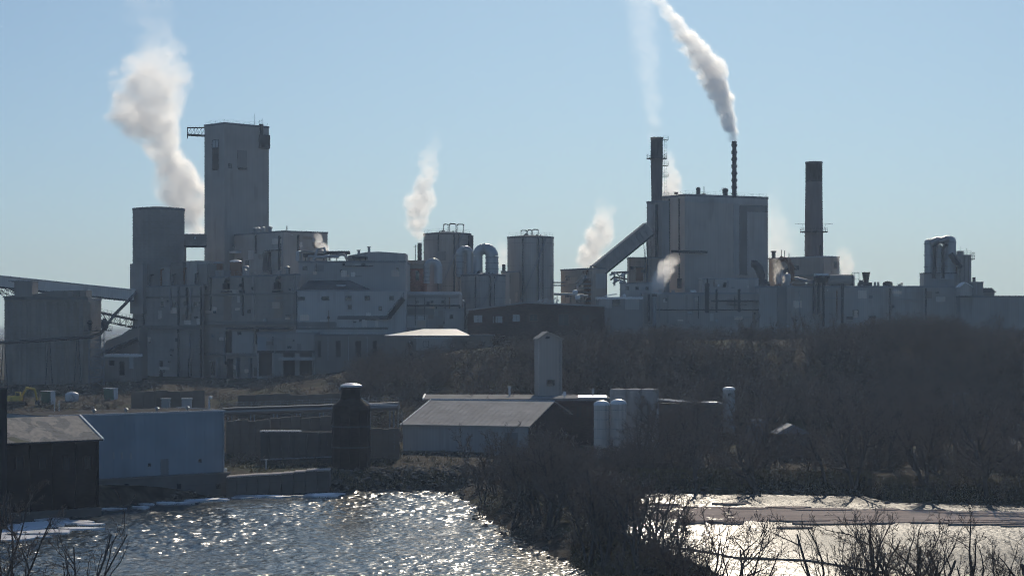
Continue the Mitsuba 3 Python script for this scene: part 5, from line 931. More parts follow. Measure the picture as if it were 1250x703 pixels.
# small things on the left bank
def on_ground(px, y, z_off=0.0):
    """the point of the ground seen at that place of the photograph"""
    d = np.array([(px - CX) / F, 1.0, (HY - y) / F])
    Y = np.arange(215, 640, 0.5); g = ground_z(d[0] * Y, Y); hit = np.nonzero(H + d[2] * Y <= g)[0]
    Y = Y[hit[0]] if len(hit) else 450.0
    return np.array([d[0] * Y, Y, gz(d[0] * Y, Y)])
for px0, px1, y0, y1, lab in ((50, 63.5, 477, 494, 'left green steel cabinet with top edges painted sunlit above the blue warehouse'), (127, 140.5, 473.5, 488, 'right green steel cabinet with top edges painted sunlit above the blue warehouse')):
    q = on_ground((px0 + px1) / 2, y1); fr = Frame(px0, q[1], -12); zt = fr.z(y0); uu = fr.u_at(px1 - 1.6); t = thing('green_cabinet', lab, 'cabinet')
    add(t, 'body', box(0, uu, 0, 2.2, q[2] - 0.5, zt - 0.15, fr), 'green_paint'); add(t, 'lid', box(-0.1, uu + 0.1, -0.1, 2.3, zt - 0.15, zt, fr), 'white_paint'); add(t, 'side_panel', box(uu, uu + 0.08, 0.05, 2.15, q[2] - 0.3, zt - 0.2, fr), 'paint', (1.1, 0.1)); add(t, 'door', box(uu * 0.12, uu * 0.88, -0.06, 0, q[2] + 0.3, zt - 0.5, fr), 'green_paint')  # white lid and pale side paint the sunlit top and right edge
q = on_ground(88, 489); k_ = q[1] / F; t = thing('domed_tank', 'small white domed tank between the two green cabinets', 'tank'); add(t, 'shell', lathe(q[0], q[1], [(8.3*k_, q[2] - 0.4), (8.3*k_, q[2] + 7*k_)], 18, False), 'paint', (0.9, 0.1), smooth=True); add(t, 'dome', lathe(q[0], q[1], dome(8.5*k_, q[2] + 7*k_, 4*k_), 18, False), 'paint', (0.95, 0.1), smooth=True); add(t, 'hatch', box(q[0] - 0.3, q[0] + 0.3, q[1] - 0.3, q[1] + 0.3, q[2] + 10.5*k_, q[2] + 12*k_), 'rail_metal')
for px0, px1, y0, y1, lab in ((197, 206.5, 486, 500, 'left pale concrete pier above the blue warehouse roof'), (222, 233, 486, 500, 'right pale concrete pier above the blue warehouse roof')):
    Y = 330; fr = Frame(px0, Y, 0); zg = gz(fr.X, Y); t = thing('concrete_pier', lab, 'pier'); add(t, 'shaft', box(0, fr.u_at(px1), 0, 1.2, zg - 0.3, fr.z(y0 + 1.5), fr), 'paint', (0.62, 0.2)); add(t, 'cap', box(-0.12, fr.u_at(px1) + 0.12, -0.12, 1.32, fr.z(y0 + 1.5), fr.z(y0), fr), 'paint', (0.72, 0.3))
q = P(257, 500, 322); t = thing('yard_lamp', 'short lamp post with a bright head above the right end of the blue warehouse', 'lamp'); add(t, 'pole', tube([[q[0] - 0.2, q[1], gz(q[0], q[1]) - 0.3], [q[0] - 0.2, q[1], Z_(487, 322)]], 0.14, 7), 'white_paint'); add(t, 'head', lathe(q[0], q[1], [(0.1, Z_(487, 322)), (0.34, Z_(486, 322)), (0.34, Z_(484, 322)), (0.05, Z_(483, 322))], 10), 'white_paint', smooth=True)
for px, y0, y1, lab in ((65, 487, 502, 'left thin white post leaning behind the blue warehouse'), (70.5, 490, 502, 'right thin white post behind the blue warehouse')):
    q = P(px, y1, 330); t = thing('fence_post', lab, 'post'); add(t, 'post', bar([q[0], q[1], gz(q[0], q[1]) - 0.3], [q[0] + 0.3, q[1], Z_(y0, 330)], 0.1), 'white_paint'); add(t, 'cap', box(q[0] + 0.15, q[0] + 0.45, q[1] - 0.15, q[1] + 0.15, Z_(y0, 330), Z_(y0 - 0.8, 330)), 'white_paint')
# steam vent in front of the hall
q = P(799, 358, 522); t = thing('steam_vent', 'slim grey vent pipe steaming in front of the long low hall', 'vent'); zg = gz(q[0], q[1]); add(t, 'pipe', tube([[q[0], q[1], zg - 0.5], [q[0], q[1], q[2] - 0.3]], 0.5, 10), 'rail_metal', smooth=50); add(t, 'collar', lathe(q[0], q[1], [(0.65, q[2] - 0.9), (0.65, q[2] - 0.2), (0.45, q[2] - 0.2)], 12, False), 'dark_metal', smooth=40)
# low brown walls on the slope between the blue warehouse and the shed
for px0, px1, y0, Y, hh, lab in ((276, 330, 514, 322, 1.6, 'low brown wall right behind the blue warehouse'), (330, 404, 510, 326, 1.4, 'long low brown wall above the dark retaining wall'), (446, 488, 524, 318, 1.8, 'low dark wall between the bottle tower and the grey roofed shed'), (160, 250, 478, 372, 1.3, 'low brown wall on the slope above the blue warehouse'), (290, 420, 482, 374, 1.2, 'long low brown wall on the slope behind the bottle tower')):
    fr = Frame(px0, Y, 3); zz = fr.z(y0); t = thing('low_wall', lab, 'wall'); L = fr.u_at(px1)
    for i in range(6): a = L * i / 6; g_ = gz(*fr.p(a, 0, 0)[:2]); add(t, 'block', box(a + 0.02, L * (i + 1) / 6 - 0.02, 0, 0.8, g_ - 1.0, max(zz, g_ + 0.4) + 0.12 * (i % 3), fr), 'concrete', (0.4, 0.9))
# yellow excavator
q = on_ground(20, 495); t = thing('yellow_excavator', 'yellow excavator with a raised boom parked at the far left', 'excavator'); k_ = q[1] / F; x0, y0, z0 = q + [0, 0, -0.05]
for s_ in (-1.1, 1.1): add(t, 'track', join([box(x0 - 1.7, x0 + 1.7, y0 + s_ - 0.3, y0 + s_ + 0.3, z0, z0 + 0.8), tube([[x0 - 1.7, y0 + s_ - 0.3, z0 + 0.4], [x0 - 1.7, y0 + s_ + 0.3, z0 + 0.4]], 0.4, 12), tube([[x0 + 1.7, y0 + s_ - 0.3, z0 + 0.4], [x0 + 1.7, y0 + s_ + 0.3, z0 + 0.4]], 0.4, 12)]), 'black_paint')
add(t, 'turntable', lathe(x0, y0, [(0.8, z0 + 0.7), (0.8, z0 + 1.05)], 14), 'dark_metal'); add(t, 'body', hexa([(x0 - 1.9, y0 - 1.2, z0 + 1.05), (x0 + 1.2, y0 - 1.2, z0 + 1.05), (x0 + 1.2, y0 + 1.2, z0 + 1.05), (x0 - 1.9, y0 + 1.2, z0 + 1.05)], [(x0 - 1.8, y0 - 1.1, z0 + 2.1), (x0 + 1.1, y0 - 1.1, z0 + 2.2), (x0 + 1.1, y0 + 1.1, z0 + 2.2), (x0 - 1.8, y0 + 1.1, z0 + 2.1)]), 'yellow_paint')
k = add(t, 'cab', hexa([(x0, y0 - 1.2, z0 + 2.1), (x0 + 1.3, y0 - 1.2, z0 + 1.2), (x0 + 1.3, y0 - 0.2, z0 + 1.2), (x0, y0 - 0.2, z0 + 2.1)], [(x0 + 0.05, y0 - 1.15, z0 + 3.0), (x0 + 1.1, y0 - 1.15, z0 + 3.0), (x0 + 1.1, y0 - 0.2, z0 + 3.0), (x0 + 0.05, y0 - 0.2, z0 + 3.0)]), 'yellow_paint'); add(k, 'window', box(x0 + 0.2, x0 + 1.0, y0 - 1.24, y0 - 1.19, z0 + 2.2, z0 + 2.85), 'glass')
add(t, 'boom', tube([[x0 + 1, y0 + 0.3, z0 + 1.9], [x0 + 2.2, y0 + 0.3, z0 + 3.9], [x0 + 3.9, y0 + 0.3, z0 + 3.6]], [0.3, 0.35, 0.25], 4), 'yellow_paint'); add(t, 'stick', tube([[x0 + 3.9, y0 + 0.3, z0 + 3.7], [x0 + 4.5, y0 + 0.3, z0 + 1.2]], [0.25, 0.18], 4), 'yellow_paint'); add(t, 'bucket', prism_u([(-0.4, 0.2), (0.4, 0.2), (0.5, 1.1), (-0.4, 1.2)], type('G', (), {'p': lambda s, u, v, z: np.array([x0 + 4.1 + u, y0 + 0.3 + v, z0 + z])})(), 0, 0.9), 'dark_metal')
# ================================================================== bare trees
def segs_to_mesh(segs, n=3):
    """segs: rows of x0 y0 z0 x1 y1 z1 r0 r1 -> open n-sided tubes"""
    s = np.asarray(segs, float); a, b = s[:, :3], s[:, 3:6]; d = b - a; d /= np.linalg.norm(d, axis=1, keepdims=True) + 1e-9
    ref = np.where(np.abs(d[:, 2:3]) < 0.9, [[0.0, 0, 1]], [[1.0, 0, 0]]); x = np.cross(d, ref); x /= np.linalg.norm(x, axis=1, keepdims=True); y = np.cross(d, x)
    t = np.arange(n) * 2 * np.pi / n; ring = np.cos(t)[None, :, None] * x[:, None] + np.sin(t)[None, :, None] * y[:, None]
    v = np.concatenate([a[:, None] + ring * s[:, 6, None, None], b[:, None] + ring * s[:, 7, None, None]], 1).reshape(-1, 3)
    k = np.arange(n); f = np.vstack([np.stack([k, (k + 1) % n, n + (k + 1) % n], 1), np.stack([k, n + (k + 1) % n, n + k], 1)])
    return v, (f[None] + (np.arange(len(s)) * 2 * n)[:, None, None]).reshape(-1, 3)
def grow_tree(seed, h, r0, stems=1, lean=0.25, kids=(7, 7, 6, 4), ratio=(0.5, 0.45, 0.45, 0.5), up=0.35, rmin=0.012, spread=0.9, first=0.25):
    """a bare tree of height about h; returns (thick segments, thin segments)"""
    R = np.random.default_rng(seed); thick, thin = [], []
    def grow(p, d, L, r, lev):
        m = (6, 5, 4, 3, 2)[lev]; wob = (0.10, 0.15, 0.15, 0.15, 0.15)[lev]; pts, q, dd = [p], p, d
        for i in range(m):
            dd = dd + R.normal(0, wob, 3) + np.array([0, 0, up * (0.25 if lev == 0 else 0.5) / m * 2]); dd /= np.linalg.norm(dd); q = q + dd * L / m; pts.append(q)
        pts = np.array(pts); rr = np.maximum(r * np.linspace(1, (0.35, 0.3, 0.35, 0.5, 0.7)[lev], m + 1), rmin)
        (thick if lev < 2 else thin).extend(np.hstack([pts[:-1], pts[1:], rr[:-1, None], rr[1:, None]]))
        if lev >= len(kids): return
        n = max(1, int(kids[lev] * R.uniform(0.75, 1.25)))
        for i in range(n):
            f = first + (1 - first) * (i + R.uniform(0.1, 0.9)) / n if lev == 0 else 0.15 + 0.85 * (i + R.uniform(0, 1)) / n
            j = min(int(f * m), m - 1); w = f * m - j; c = pts[j] * (1 - w) + pts[j + 1] * w; ax = pts[j + 1] - pts[j]; ax /= np.linalg.norm(ax)
            s = np.cross(ax, R.normal(0, 1, 3)); s /= np.linalg.norm(s) + 1e-9; ang = R.uniform(0.45, 1.0) * spread
            grow(c, ax * math.cos(ang) + s * math.sin(ang), L * ratio[lev] * (1.15 - 0.6 * f) * R.uniform(0.75, 1.25), max(rmin, (rr[j] * (1 - w) + rr[j + 1] * w) * (R.uniform(0.6, 0.85) if lev == 0 else R.uniform(0.45, 0.65))), lev + 1)
    for s in range(stems):
        a = R.uniform(0, 6.28); l = lean * R.uniform(0.4, 1.3) if stems > 1 else lean * 0.3
        d = np.array([math.cos(a) * l, math.sin(a) * l, 1.0]); d /= np.linalg.norm(d)
        grow(np.array([math.cos(a), math.sin(a), 0]) * r0 * 1.3 * (stems > 1), d, h * R.uniform(0.72, 0.98) * 0.95, r0 * R.uniform(0.75, 1.1), 0)
    a, b = np.array(thick), np.array(thin); k = h / max(a[:, 5].max(), b[:, 5].max())
    a[:, :6] *= k; b[:, :6] *= k
    return a, b
def shift(m, x, y, z): return m[0] + np.array([x, y, z]), m[1]

# trees on the near bank, seen against the bright water
near = [(794, 604, 139, 1, 0.10, 'slim bare tree in front of the bright water beside the dark spit'), (838, 612, 138, 2, 0.11, 'forked bare tree leaning left in front of the bright water'),
        (872, 616, 138, 3, 0.12, 'bushy bare tree with several stems just left of the weir lip'), (918, 622, 136, 2, 0.11, 'low bare tree with fine twigs under the middle of the weir lip'),
        (1018, 622, 138, 2, 0.13, 'bare tree with two slim stems right of the weir lip'), (1052, 628, 136, 1, 0.10, 'thin upright bare sapling between two larger bare trees'),
        (1102, 621, 136, 3, 0.17, 'largest spreading bare tree at the bottom right with thick forked limbs'), (1142, 614, 137, 3, 0.15, 'tall many stemmed bare tree right of the largest spreading one'),
        (1192, 618, 137, 2, 0.13, 'leaning bare tree second from the right edge'), (1238, 606, 132, 2, 0.19, 'thick trunked bare tree at the bottom right corner'), (1262, 616, 128, 2, 0.15, 'bare tree cut by the right edge of the view'),
        (82, 598, 139, 4, 0.10, 'sparse leafless shrub with long curved stems at the bottom left'), (-6, 585, 140, 4, 0.10, 'dense brown leafless bush at the left edge')]
for i, (px, yt, Y, st, r_, lab) in enumerate(near):
    x = X_(px, Y); z = gz(x, Y) - 0.3; h = Z_(yt, Y) - z
    sparse = px == 82
    th, tn = grow_tree(100 + i, h, r_ * 1.6, st, 0.42 if sparse else 0.2 if px < 0 else 0.5, kids=(4, 3, 2) if sparse else (6, 6, 5, 3), ratio=(0.5, 0.5, 0.5) if sparse else (0.34 if px < 0 else 0.62, 0.52, 0.48, 0.5), rmin=0.02 if sparse else 0.014, spread=0.7 if sparse else 1.0, first=0.3 if sparse else 0.18)
    t = thing('bare_tree' if px not in (82, -6) else 'bare_shrub', lab, 'tree' if px not in (82, -6) else 'shrub')
    add(t, 'trunk', shift(segs_to_mesh(th, 6), x, Y, z), 'bark'); add(t, 'twigs', shift(segs_to_mesh(tn, 3), x, Y, z), 'twig', kind='stuff')

def proto(name, seed, **kw):
    th, tn = grow_tree(seed, 10.0, **kw)
    scene[name] = {'type': 'shapegroup', 'trunk': mikit.ply(trimesh.Trimesh(*segs_to_mesh(th, 4), process=False), 'material_bark'), 'twigs': mikit.ply(trimesh.Trimesh(*segs_to_mesh(tn, 3), process=False), 'material_twig')}
for i, (st, kd) in enumerate(((2, (7, 6, 5, 3)), (3, (6, 5, 5, 3)), (1, (10, 8, 6, 3)), (2, (7, 7, 5, 3)), (3, (6, 6, 5, 2)))):
    proto(f'tree_kind_{i}', 40 + i, r0=0.16, stems=st, lean=0.35, kids=kd, ratio=(0.45, 0.45, 0.45, 0.55), rmin=0.02, first=0.2)
for i in range(4): proto(f'bush_kind_{i}', 60 + i, r0=0.13, stems=6, lean=0.75, kids=(5, 5, 3), ratio=(0.5, 0.5, 0.5), rmin=0.03, first=0.05, spread=1.0)
def plant(key, kind, x, y, h, sx=1.0):
    scene[key] = {'type': 'instance', 'group': {'type': 'ref', 'id': kind}, 'to_world': T().translate([x, y, gz(x, y) - 0.2]).rotate([0, 0, 1], random.uniform(0, 360)).scale([h / 10 * sx, h / 10 * sx, h / 10])}
# the wooded spit between the two waters
n = 0
pts = []
while len(pts) < 76:
    px, y = random.uniform(545, 890), random.uniform(586, 712); x, Y = pt(px, y)
    if PEN.contains(shapely.Point(x, Y)) and PEN.exterior.distance(shapely.Point(x, Y)) > 1.2 and all((x - a)**2 + (Y - b)**2 > 3.2 for a, b in pts): pts.append((x, Y))
top = lambda px: np.interp(px, [540, 575, 610, 640, 690, 735, 770, 800, 850, 900], [590, 556, 540, 522, 526, 568, 562, 575, 640, 690])
for x, Y in pts:
    px = CX + x * F / Y; h = max(2.2, Z_(top(px) + random.uniform(-6, 22), Y) - gz(x, Y)); h = min(h, 12.5)
    k = uniq('spit_tree'); plant(k, f'tree_kind_{random.randrange(5)}', x, Y, h, 1.15)
    labels[k] = {'label': 'bare brown tree in the dense thicket on the spit between the two waters', 'category': 'tree', 'group': 'bare trees on the spit'}
n = 0
for i in range(120):
    px, y = random.uniform(540, 890), random.uniform(583, 714); x, Y = pt(px, y)
    if not PEN.contains(shapely.Point(x, Y)): continue
    n += 1; plant(f'spit_brush__{n:03d}', f'bush_kind_{random.randrange(4)}', x, Y, random.uniform(2.2, 4.5), 1.3)
labels['spit_brush'] = {'label': 'dense brown brush covering the spit between the two waters', 'kind': 'stuff'}
# trees on the far bank, left of and behind the bright water
def bank(n, px0, px1, d0, d1, h0, h1, key, lab, grp, mind=3.0):
    got = []
    while len(got) < n:
        px = random.uniform(px0, px1); Y = random.uniform(d0, d1) ; x = X_(px, Y)
        Y += float(np.interp(x, SHX, SHY)) ; x = X_(px, Y)
        if any((x - a)**2 + (Y - b)**2 < mind**2 for a, b in got): continue
        got.append((x, Y)); k = uniq(key); hh = random.uniform(h0, h1); lim = 508 if 866 < px < 912 else 518 if 944 < px < 994 else 300; hh = min(hh, max(2.5, Z_(lim, Y) - gz(x, Y))); plant(k, f'tree_kind_{random.randrange(5)}', x, Y, hh, 1.1)
        labels[k] = {'label': lab, 'category': 'tree', 'group': grp}
bank(46, 770, 1275, 3, 34, 8.5, 13.0, 'bank_tree', 'bare grey brown tree in the dark row along the far bank of the bright water', 'bare trees along the far bank')
bank(34, 790, 1275, 36, 62, 9.5, 13.5, 'bank_tree', 'bare grey brown tree in the dark row along the far bank of the bright water', 'bare trees along the far bank', 3.5)
bank(9, 560, 690, 4, 26, 5.0, 8.5, 'shed_tree', 'bare brown tree in front of the grey roofed shed', 'bare trees in front of the shed', 2.2)
for i, (px, yt, Y, st, lab) in enumerate([(1042, 498, 287, 2, 'large spreading dark bare tree on the far bank right of the white gabled hut'), (1008, 520, 289, 1, 'upright bare tree on the far bank just right of the white gabled hut'), (1130, 505, 277, 2, 'broad bare tree on the far bank below the grey lamp post'), (1205, 497, 272, 2, 'tall bare tree on the far bank near the right edge'), (926, 522, 288, 2, 'slender bare tree on the far bank right of the lone silo'), (850, 528, 288, 1, 'thin bare tree at the left end of the far bank')]):
    x = X_(px, Y); z = gz(x, Y) - 0.3
    th, tn = grow_tree(300 + i, Z_(yt - 6, Y) - z, 0.38, st, 0.5, kids=(8, 6, 5, 4), ratio=(0.7, 0.5, 0.45, 0.5), rmin=0.02, spread=1.0, first=0.2)
    t = thing('bank_tree', lab, 'tree'); add(t, 'trunk', shift(segs_to_mesh(th, 5), x, Y, z), 'bark'); add(t, 'twigs', shift(segs_to_mesh(tn, 3), x, Y, z), 'twig', kind='stuff')
n = 0
for i in range(170):
    px = random.uniform(765, 1280); Y = float(np.interp(X_(px, 285), SHX, SHY)) + random.uniform(1.5, 60) ; n += 1
    plant(f'bank_brush__{n:03d}', f'bush_kind_{random.randrange(4)}', X_(px, Y), Y, random.uniform(2.0, 4.5), 1.4)
for i in range(34):
    px = random.uniform(690, 800); Y = random.uniform(293, 316); n += 1; plant(f'bank_brush__{n:03d}', f'bush_kind_{random.randrange(4)}', X_(px, Y), Y, random.uniform(3.0, 4.8), 1.2)
labels['bank_brush'] = {'label': 'dark brush under the bare trees of the far bank', 'kind': 'stuff'}
# woods on the slope below the right half of the plant
n = 0
for i in range(1150):
    px = random.uniform(425, 1285); Y = random.uniform(372, 470)
    if px < 560 and Y < 395: continue
    if 640 < px < 700 and Y < 384: continue
    n += 1; x = X_(px, Y); h = random.uniform(3.5, 8.0) * (0.75 if px < 640 else 1); h = min(h, max(1.6, Z_(np.interp(px, [420, 560, 640, 800, 900, 1060, 1100, 1150, 1200], [424, 412, 408, 396, 398, 392, 370, 376, 396]) + random.uniform(-4, 14), Y) - gz(x, Y)))
    plant(f'hillside_woods__{n:03d}', f'bush_kind_{random.randrange(4)}' if random.random() < 0.6 else f'tree_kind_{random.randrange(5)}', x, Y, h, 1.35)
labels['hillside_woods'] = {'label': 'dark leafless woods on the slope below the right half of the plant', 'kind': 'stuff'}
for i in range(26):
    px = random.uniform(690, 1270); Y = random.uniform(395, 452); x = X_(px, Y); h = min(random.uniform(7, 11.5), max(4.0, Z_(random.uniform(368, 392), Y) - gz(x, Y))); k = uniq('slope_tree'); plant(k, f'tree_kind_{random.randrange(5)}', x, Y, h, 0.9)
    labels[k] = {'label': 'taller bare tree standing out of the dark woods on the slope below the plant', 'category': 'tree', 'group': 'taller bare trees on the slope'}
n = 0
for i in range(560):
    px = random.uniform(-5, 520); y = random.uniform(462, 540)
    q = on_ground(px, y)
    if q[1] < 318 or q[1] > 478: continue
    n += 1; plant(f'bank_scrub__{n:03d}', f'bush_kind_{random.randrange(4)}', q[0], q[1], random.uniform(0.9, 2.8), 1.6)
labels['bank_scrub'] = {'label': 'low brown scrub on the slope behind the blue warehouse', 'kind': 'stuff'}

# stones along the shore and grass on the banks
def stones(key, lab, spots, r0, r1, seed):
    R = np.random.default_rng(seed); ms = []; base = trimesh.creation.icosphere(subdivisions=1)
    for x, y in spots:
        s = R.uniform(r0, r1); v = base.vertices * (1 + R.normal(0, 0.13, (len(base.vertices), 1))) * s * R.uniform(0.6, 1.3, 3) * [1, 1, 0.7]
        a = R.uniform(0, 6.28); v = v @ np.array([[math.cos(a), -math.sin(a), 0], [math.sin(a), math.cos(a), 0], [0, 0, 1]]); ms.append((v + [x, y, max(gz(x, y), -0.2) + s * 0.2], base.faces))
    add(key, None, join(ms), 'rock'); labels[key] = {'label': lab, 'kind': 'stuff'}
sp = []
for i in range(420): px = random.uniform(400, 585); Y = float(np.interp(X_(px, 288), SHX, SHY)) + random.uniform(-0.6, 16) ** 1.0; sp.append((X_(px, Y), Y))
for i in range(240):
    px = random.uniform(-5, 276); Y = float(np.interp(X_(px, 270), SHX, SHY)) + random.uniform(-1.8, 0.6); sp.append((X_(px, Y), Y))
for i in range(260): px = random.uniform(800, 1270); Y = float(np.interp(X_(px, 283), SHX, SHY)) + random.uniform(-1.5, 2.5); sp.append((X_(px, Y), Y))
for i in range(200): q = PEN.exterior.interpolate(random.uniform(0, 1), normalized=True); sp.append((q.x + random.gauss(0, 0.7), q.y + random.gauss(0, 0.7)))
stones('shore_stones', 'brown rubble and stones along the water', sp, 0.14, 0.5, 5)
sp = []
for i in range(90): px = random.uniform(120, 560); y = random.uniform(612, 640); x, Y = pt(px, y); sp.append((x, Y))
def blades(key, lab, spots, h, seed, per=14):
    R = np.random.default_rng(seed); c = np.repeat(np.asarray(spots), per, 0); n = len(c); c = c + R.normal(0, 0.3, (n, 2)); z = ground_z(c[:, 0], c[:, 1])
    a = R.uniform(0, 6.28, n); hh = h * R.uniform(0.5, 1.3, n); w = 0.05; tip = np.stack([c[:, 0] + R.normal(0, 0.3, n) * hh, c[:, 1] + R.normal(0, 0.3, n) * hh, z + hh], 1)
    b0 = np.stack([c[:, 0] + w * np.cos(a), c[:, 1] + w * np.sin(a), z - 0.05], 1); b1 = np.stack([c[:, 0] - w * np.cos(a), c[:, 1] - w * np.sin(a), z - 0.05], 1); v = np.stack([b0, b1, tip], 1).reshape(-1, 3)
    add(key, None, (v, np.arange(3 * n).reshape(-1, 3)), 'dry_grass'); labels[key] = {'label': lab, 'kind': 'stuff'}
sp = []
for i in range(2200):
    px, y = random.uniform(270, 570), random.uniform(480, 598); q = on_ground(px, y) if i % 3 == 0 else None
    if q is not None: sp.append((q[0], q[1]))
for i in range(900): px = random.uniform(770, 1270); Y = float(np.interp(X_(px, 285), SHX, SHY)) + random.uniform(1.0, 9); sp.append((X_(px, Y), Y))
for i in range(900):
    px, y = random.uniform(700, 900), random.uniform(670, 712); x, Y = pt(px, y)
    if PEN.contains(shapely.Point(x, Y)): sp.append((x, Y))
sc = 0
for i in range(230):
    px = random.uniform(274, 496); Y = random.uniform(303, 400); x = X_(px, Y)
    if 395 < px < 462 and Y < 312: continue
    n += 1; plant(f'bank_scrub__{n + 600:03d}', f'bush_kind_{random.randrange(4)}', x, Y, random.uniform(0.7, 2.2), 1.6)
blades('dry_grass', 'tan dry grass on the river banks', sp, 0.7, 9)

# ================================================================== steam
boxes = []
def plume(label, pts, seed, sigma, Y, soft=1.0, res=9.0, warp=1.0, drift=0.0):
    """pts: (photo column, photo row, photo radius, density 0..1) from the source upward; a cloud of droplets in a box of its own"""
    p = np.array([P(a, b, Y + drift * i) for i, (a, b, _, _) in enumerate(pts)]); k_ = Y / F; r = np.array([c * k_ for _, _, c, _ in pts]); dn = np.array([d for *_, d in pts])
    lo, hi = (p - 2.4 * r[:, None]).min(0), (p + 2.4 * r[:, None]).max(0); lo[2] = max(lo[2], p[0][2] - 0.5 * r[0])
    step = max(np.median(r) / res, (np.prod(hi - lo) / 1.3e6) ** (1 / 3)); nx, ny, nz = (np.maximum(6, np.ceil((hi - lo) / step)).astype(int))
    gx, gy, gz_ = [lo[i] + (np.arange(m) + 0.5) / m * (hi[i] - lo[i]) for i, m in enumerate((nx, ny, nz))]
    q = np.stack(np.meshgrid(gz_, gy, gx, indexing='ij')[::-1], -1)                        # (z, y, x, 3)
    rm = float(np.median(r)); w = np.stack([meshkit.fbm(q / (1.7 * rm) + 11.3 * i, 2, seed + 7 * i) - 0.5 for i in range(3)], -1); q2 = q + w * 1.5 * rm * warp
    best, den = np.full(q.shape[:3], 9.0), np.zeros(q.shape[:3])
    for a, b, ra, rb, da, db in zip(p[:-1], p[1:], r[:-1], r[1:], dn[:-1], dn[1:]):
        ab = b - a; t = np.clip(((q2 - a) @ ab) / (ab @ ab), 0, 1); d = np.linalg.norm(q2 - a - t[..., None] * ab, axis=-1) / (ra + (rb - ra) * t)
        m = d < best; best = np.where(m, d, best); den = np.where(m, da + (db - da) * t, den)
    nz1 = meshkit.fbm(q / (0.65 * rm) + 3.1, 5, seed + 31); puff = 1 - np.abs(2 * nz1 - 1)
    body = 0.98 - best + (nz1 - 0.5) * 1.6 * warp + (puff - 0.7) * 0.7 * warp
    g = np.clip(body / (0.3 * soft), 0, 1) ** 1.2 * den * (0.35 + 0.65 * np.clip((meshkit.fbm(q / (0.4 * rm) + 5.7, 3, seed + 57) - 0.32) * 3.2, 0, 1))
    for ax in range(3):                                                                  # no density on the box's faces
        m = g.shape[ax]; e = np.clip((0.5 - np.abs((np.arange(m) + 0.5) / m - 0.5)) * m / 2.5 - 0.2, 0, 1); sh = [1, 1, 1]; sh[ax] = m
        if ax == 0: e[: m // 2] = 1
        g = g * e.reshape(sh)
    t = thing('steam_plume', label, 'steam')
    for a, b in boxes: assert not ((lo < b) & (hi > a)).all(), label
    boxes.append((lo, hi)); c, s = (lo + hi) / 2, hi - lo
    scene[t] = {'type': 'cube', 'to_world': T().translate(c.tolist()).scale((s / 2).tolist()), 'bsdf': {'type': 'null'},
                'interior': {'type': 'heterogeneous', 'albedo': 0.999, 'scale': float(sigma), 'phase': {'type': 'hg', 'g': 0.65},
                             'sigma_t': {'type': 'gridvolume', 'grid': mi.VolumeGrid(g.astype(np.float32)), 'wrap_mode': 'clamp', 'to_world': T().translate(lo.tolist()).scale(s.tolist())}},
                'exterior': {'type': 'ref', 'id': 'haze_air'}}
plume('big billowing steam cloud rising leftward behind the tallest tower', [(246, 292, 15, 1), (226, 262, 24, 1), (221, 230, 27, 1), (218, 200, 20, 0.95), (204, 168, 24, 0.9), (180, 138, 36, 0.75), (186, 106, 40, 0.55), (198, 80, 31, 0.22), (192, 48, 24, 0.06), (182, 12, 26, 0.03), (172, -25, 28, 0.02)], 1, 0.34, 640)
plume('upright steam puff above the short black vent stack', [(512, 296, 3, 1), (512, 284, 8, 1), (509, 266, 15, 1), (513, 246, 16, 0.9), (519, 226, 13, 0.8), (522, 206, 12, 0.5), (527, 184, 10, 0.12), (530, 165, 9, 0.03)], 2, 0.5, 540)
plume('white steam puff left of the slanted gallery', [(714, 328, 11, 1), (722, 308, 16, 1), (729, 290, 17, 0.9), (737, 276, 13, 0.8), (740, 262, 10, 0.5), (735, 248, 8, 0.12)], 3, 0.42, 600)
plume('small tilted steam puff in front of the power house', [(799, 358, 4, 1), (803, 346, 8, 1), (809, 334, 11, 0.9), (815, 325, 11, 0.5), (822, 318, 9, 0.12)], 4, 1.1, 522)
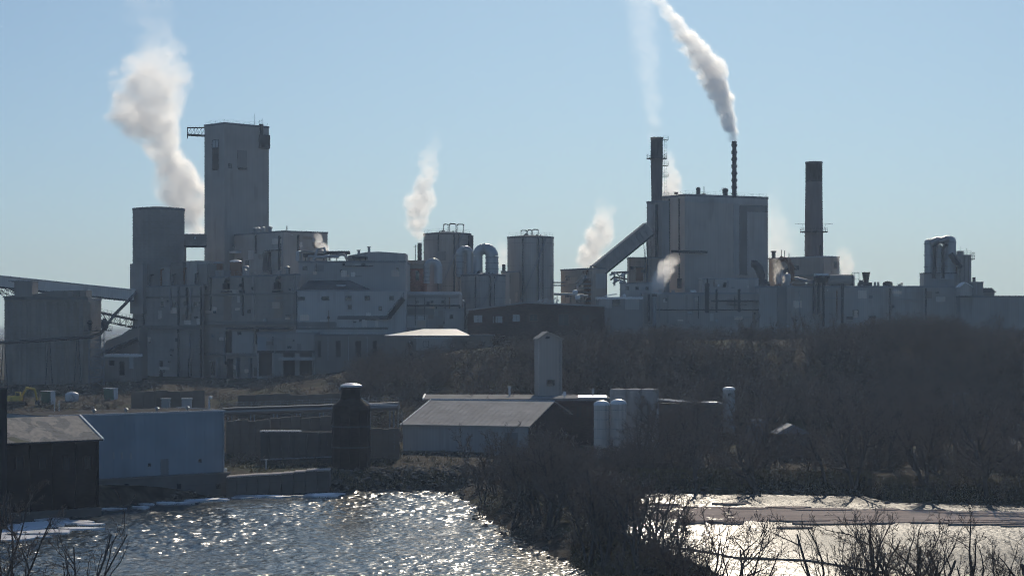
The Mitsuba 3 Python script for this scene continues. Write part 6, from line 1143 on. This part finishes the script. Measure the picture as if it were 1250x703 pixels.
plume('long steam trail drifting up and left from the thinnest chimney', [(896, 171, 3.5, 1), (893, 158, 7, 1), (888, 142, 10.5, 1), (882, 120, 13.5, 1), (874, 98, 16, 1), (862, 78, 17, 0.9), (846, 56, 15, 0.8), (832, 38, 12, 0.6), (818, 20, 10, 0.4), (804, 0, 10, 0.3), (792, -22, 10, 0.2)], 5, 0.42, 583, drift=9)
plume('faint pale vapour column above the left tall chimney', [(801, 171, 9, 1), (798, 140, 12, 0.9), (792, 95, 17, 0.7), (787, 50, 21, 0.6), (783, 0, 25, 0.5), (778, -40, 30, 0.4)], 6, 0.05, 570, soft=2.5, warp=0.5, drift=-9)
plume('steam wisp behind the left tall chimney', [(818, 240, 14, 1), (821, 222, 12, 0.8), (816, 206, 9, 0.4), (812, 190, 7, 0.1)], 7, 0.5, 725)
plume('pale vapour behind the right edge of the power house', [(950, 314, 20, 0.9), (950, 290, 20, 0.8), (946, 262, 16, 0.5), (943, 236, 12, 0.2)], 8, 0.12, 606, soft=1.8)
plume('small steam puff right of the tan block', [(1033, 336, 9, 1), (1032, 322, 9, 0.8), (1029, 306, 6, 0.3)], 9, 0.5, 572)
plume('tiny steam wisp over the roof pipes of the blue grey block', [(397, 304, 5, 1), (390, 296, 5.5, 0.8), (387, 288, 4, 0.4)], 10, 0.9, 516)
plume('creamy steam wisp in front of the rusty looped ducts', [(952, 344, 6, 1), (951, 333, 7, 0.8), (947, 321, 5, 0.3)], 11, 0.6, 551)
plume('faint steam wisp between the two round tanks', [(613, 322, 8, 0.8), (614, 306, 8, 0.6), (615, 293, 5, 0.15)], 12, 0.3, 580)

# ================================================================== the air
scene['haze_air'] = {'type': 'homogeneous', 'albedo': {'type': 'rgb', 'value': [0.90, 0.95, 0.98]}, 'sigma_t': {'type': 'rgb', 'value': [0.00013, 0.00016, 0.00020]}, 'phase': {'type': 'hg', 'g': 0.3}}
scene['haze'] = {'type': 'cube', 'to_world': T().translate([0, 1875, 82]).scale([4100, 2180, 86.5]), 'bsdf': {'type': 'null'}, 'interior': {'type': 'ref', 'id': 'haze_air'}}
labels['haze'] = {'label': 'thin bluish haze over the river valley', 'kind': 'stuff'}
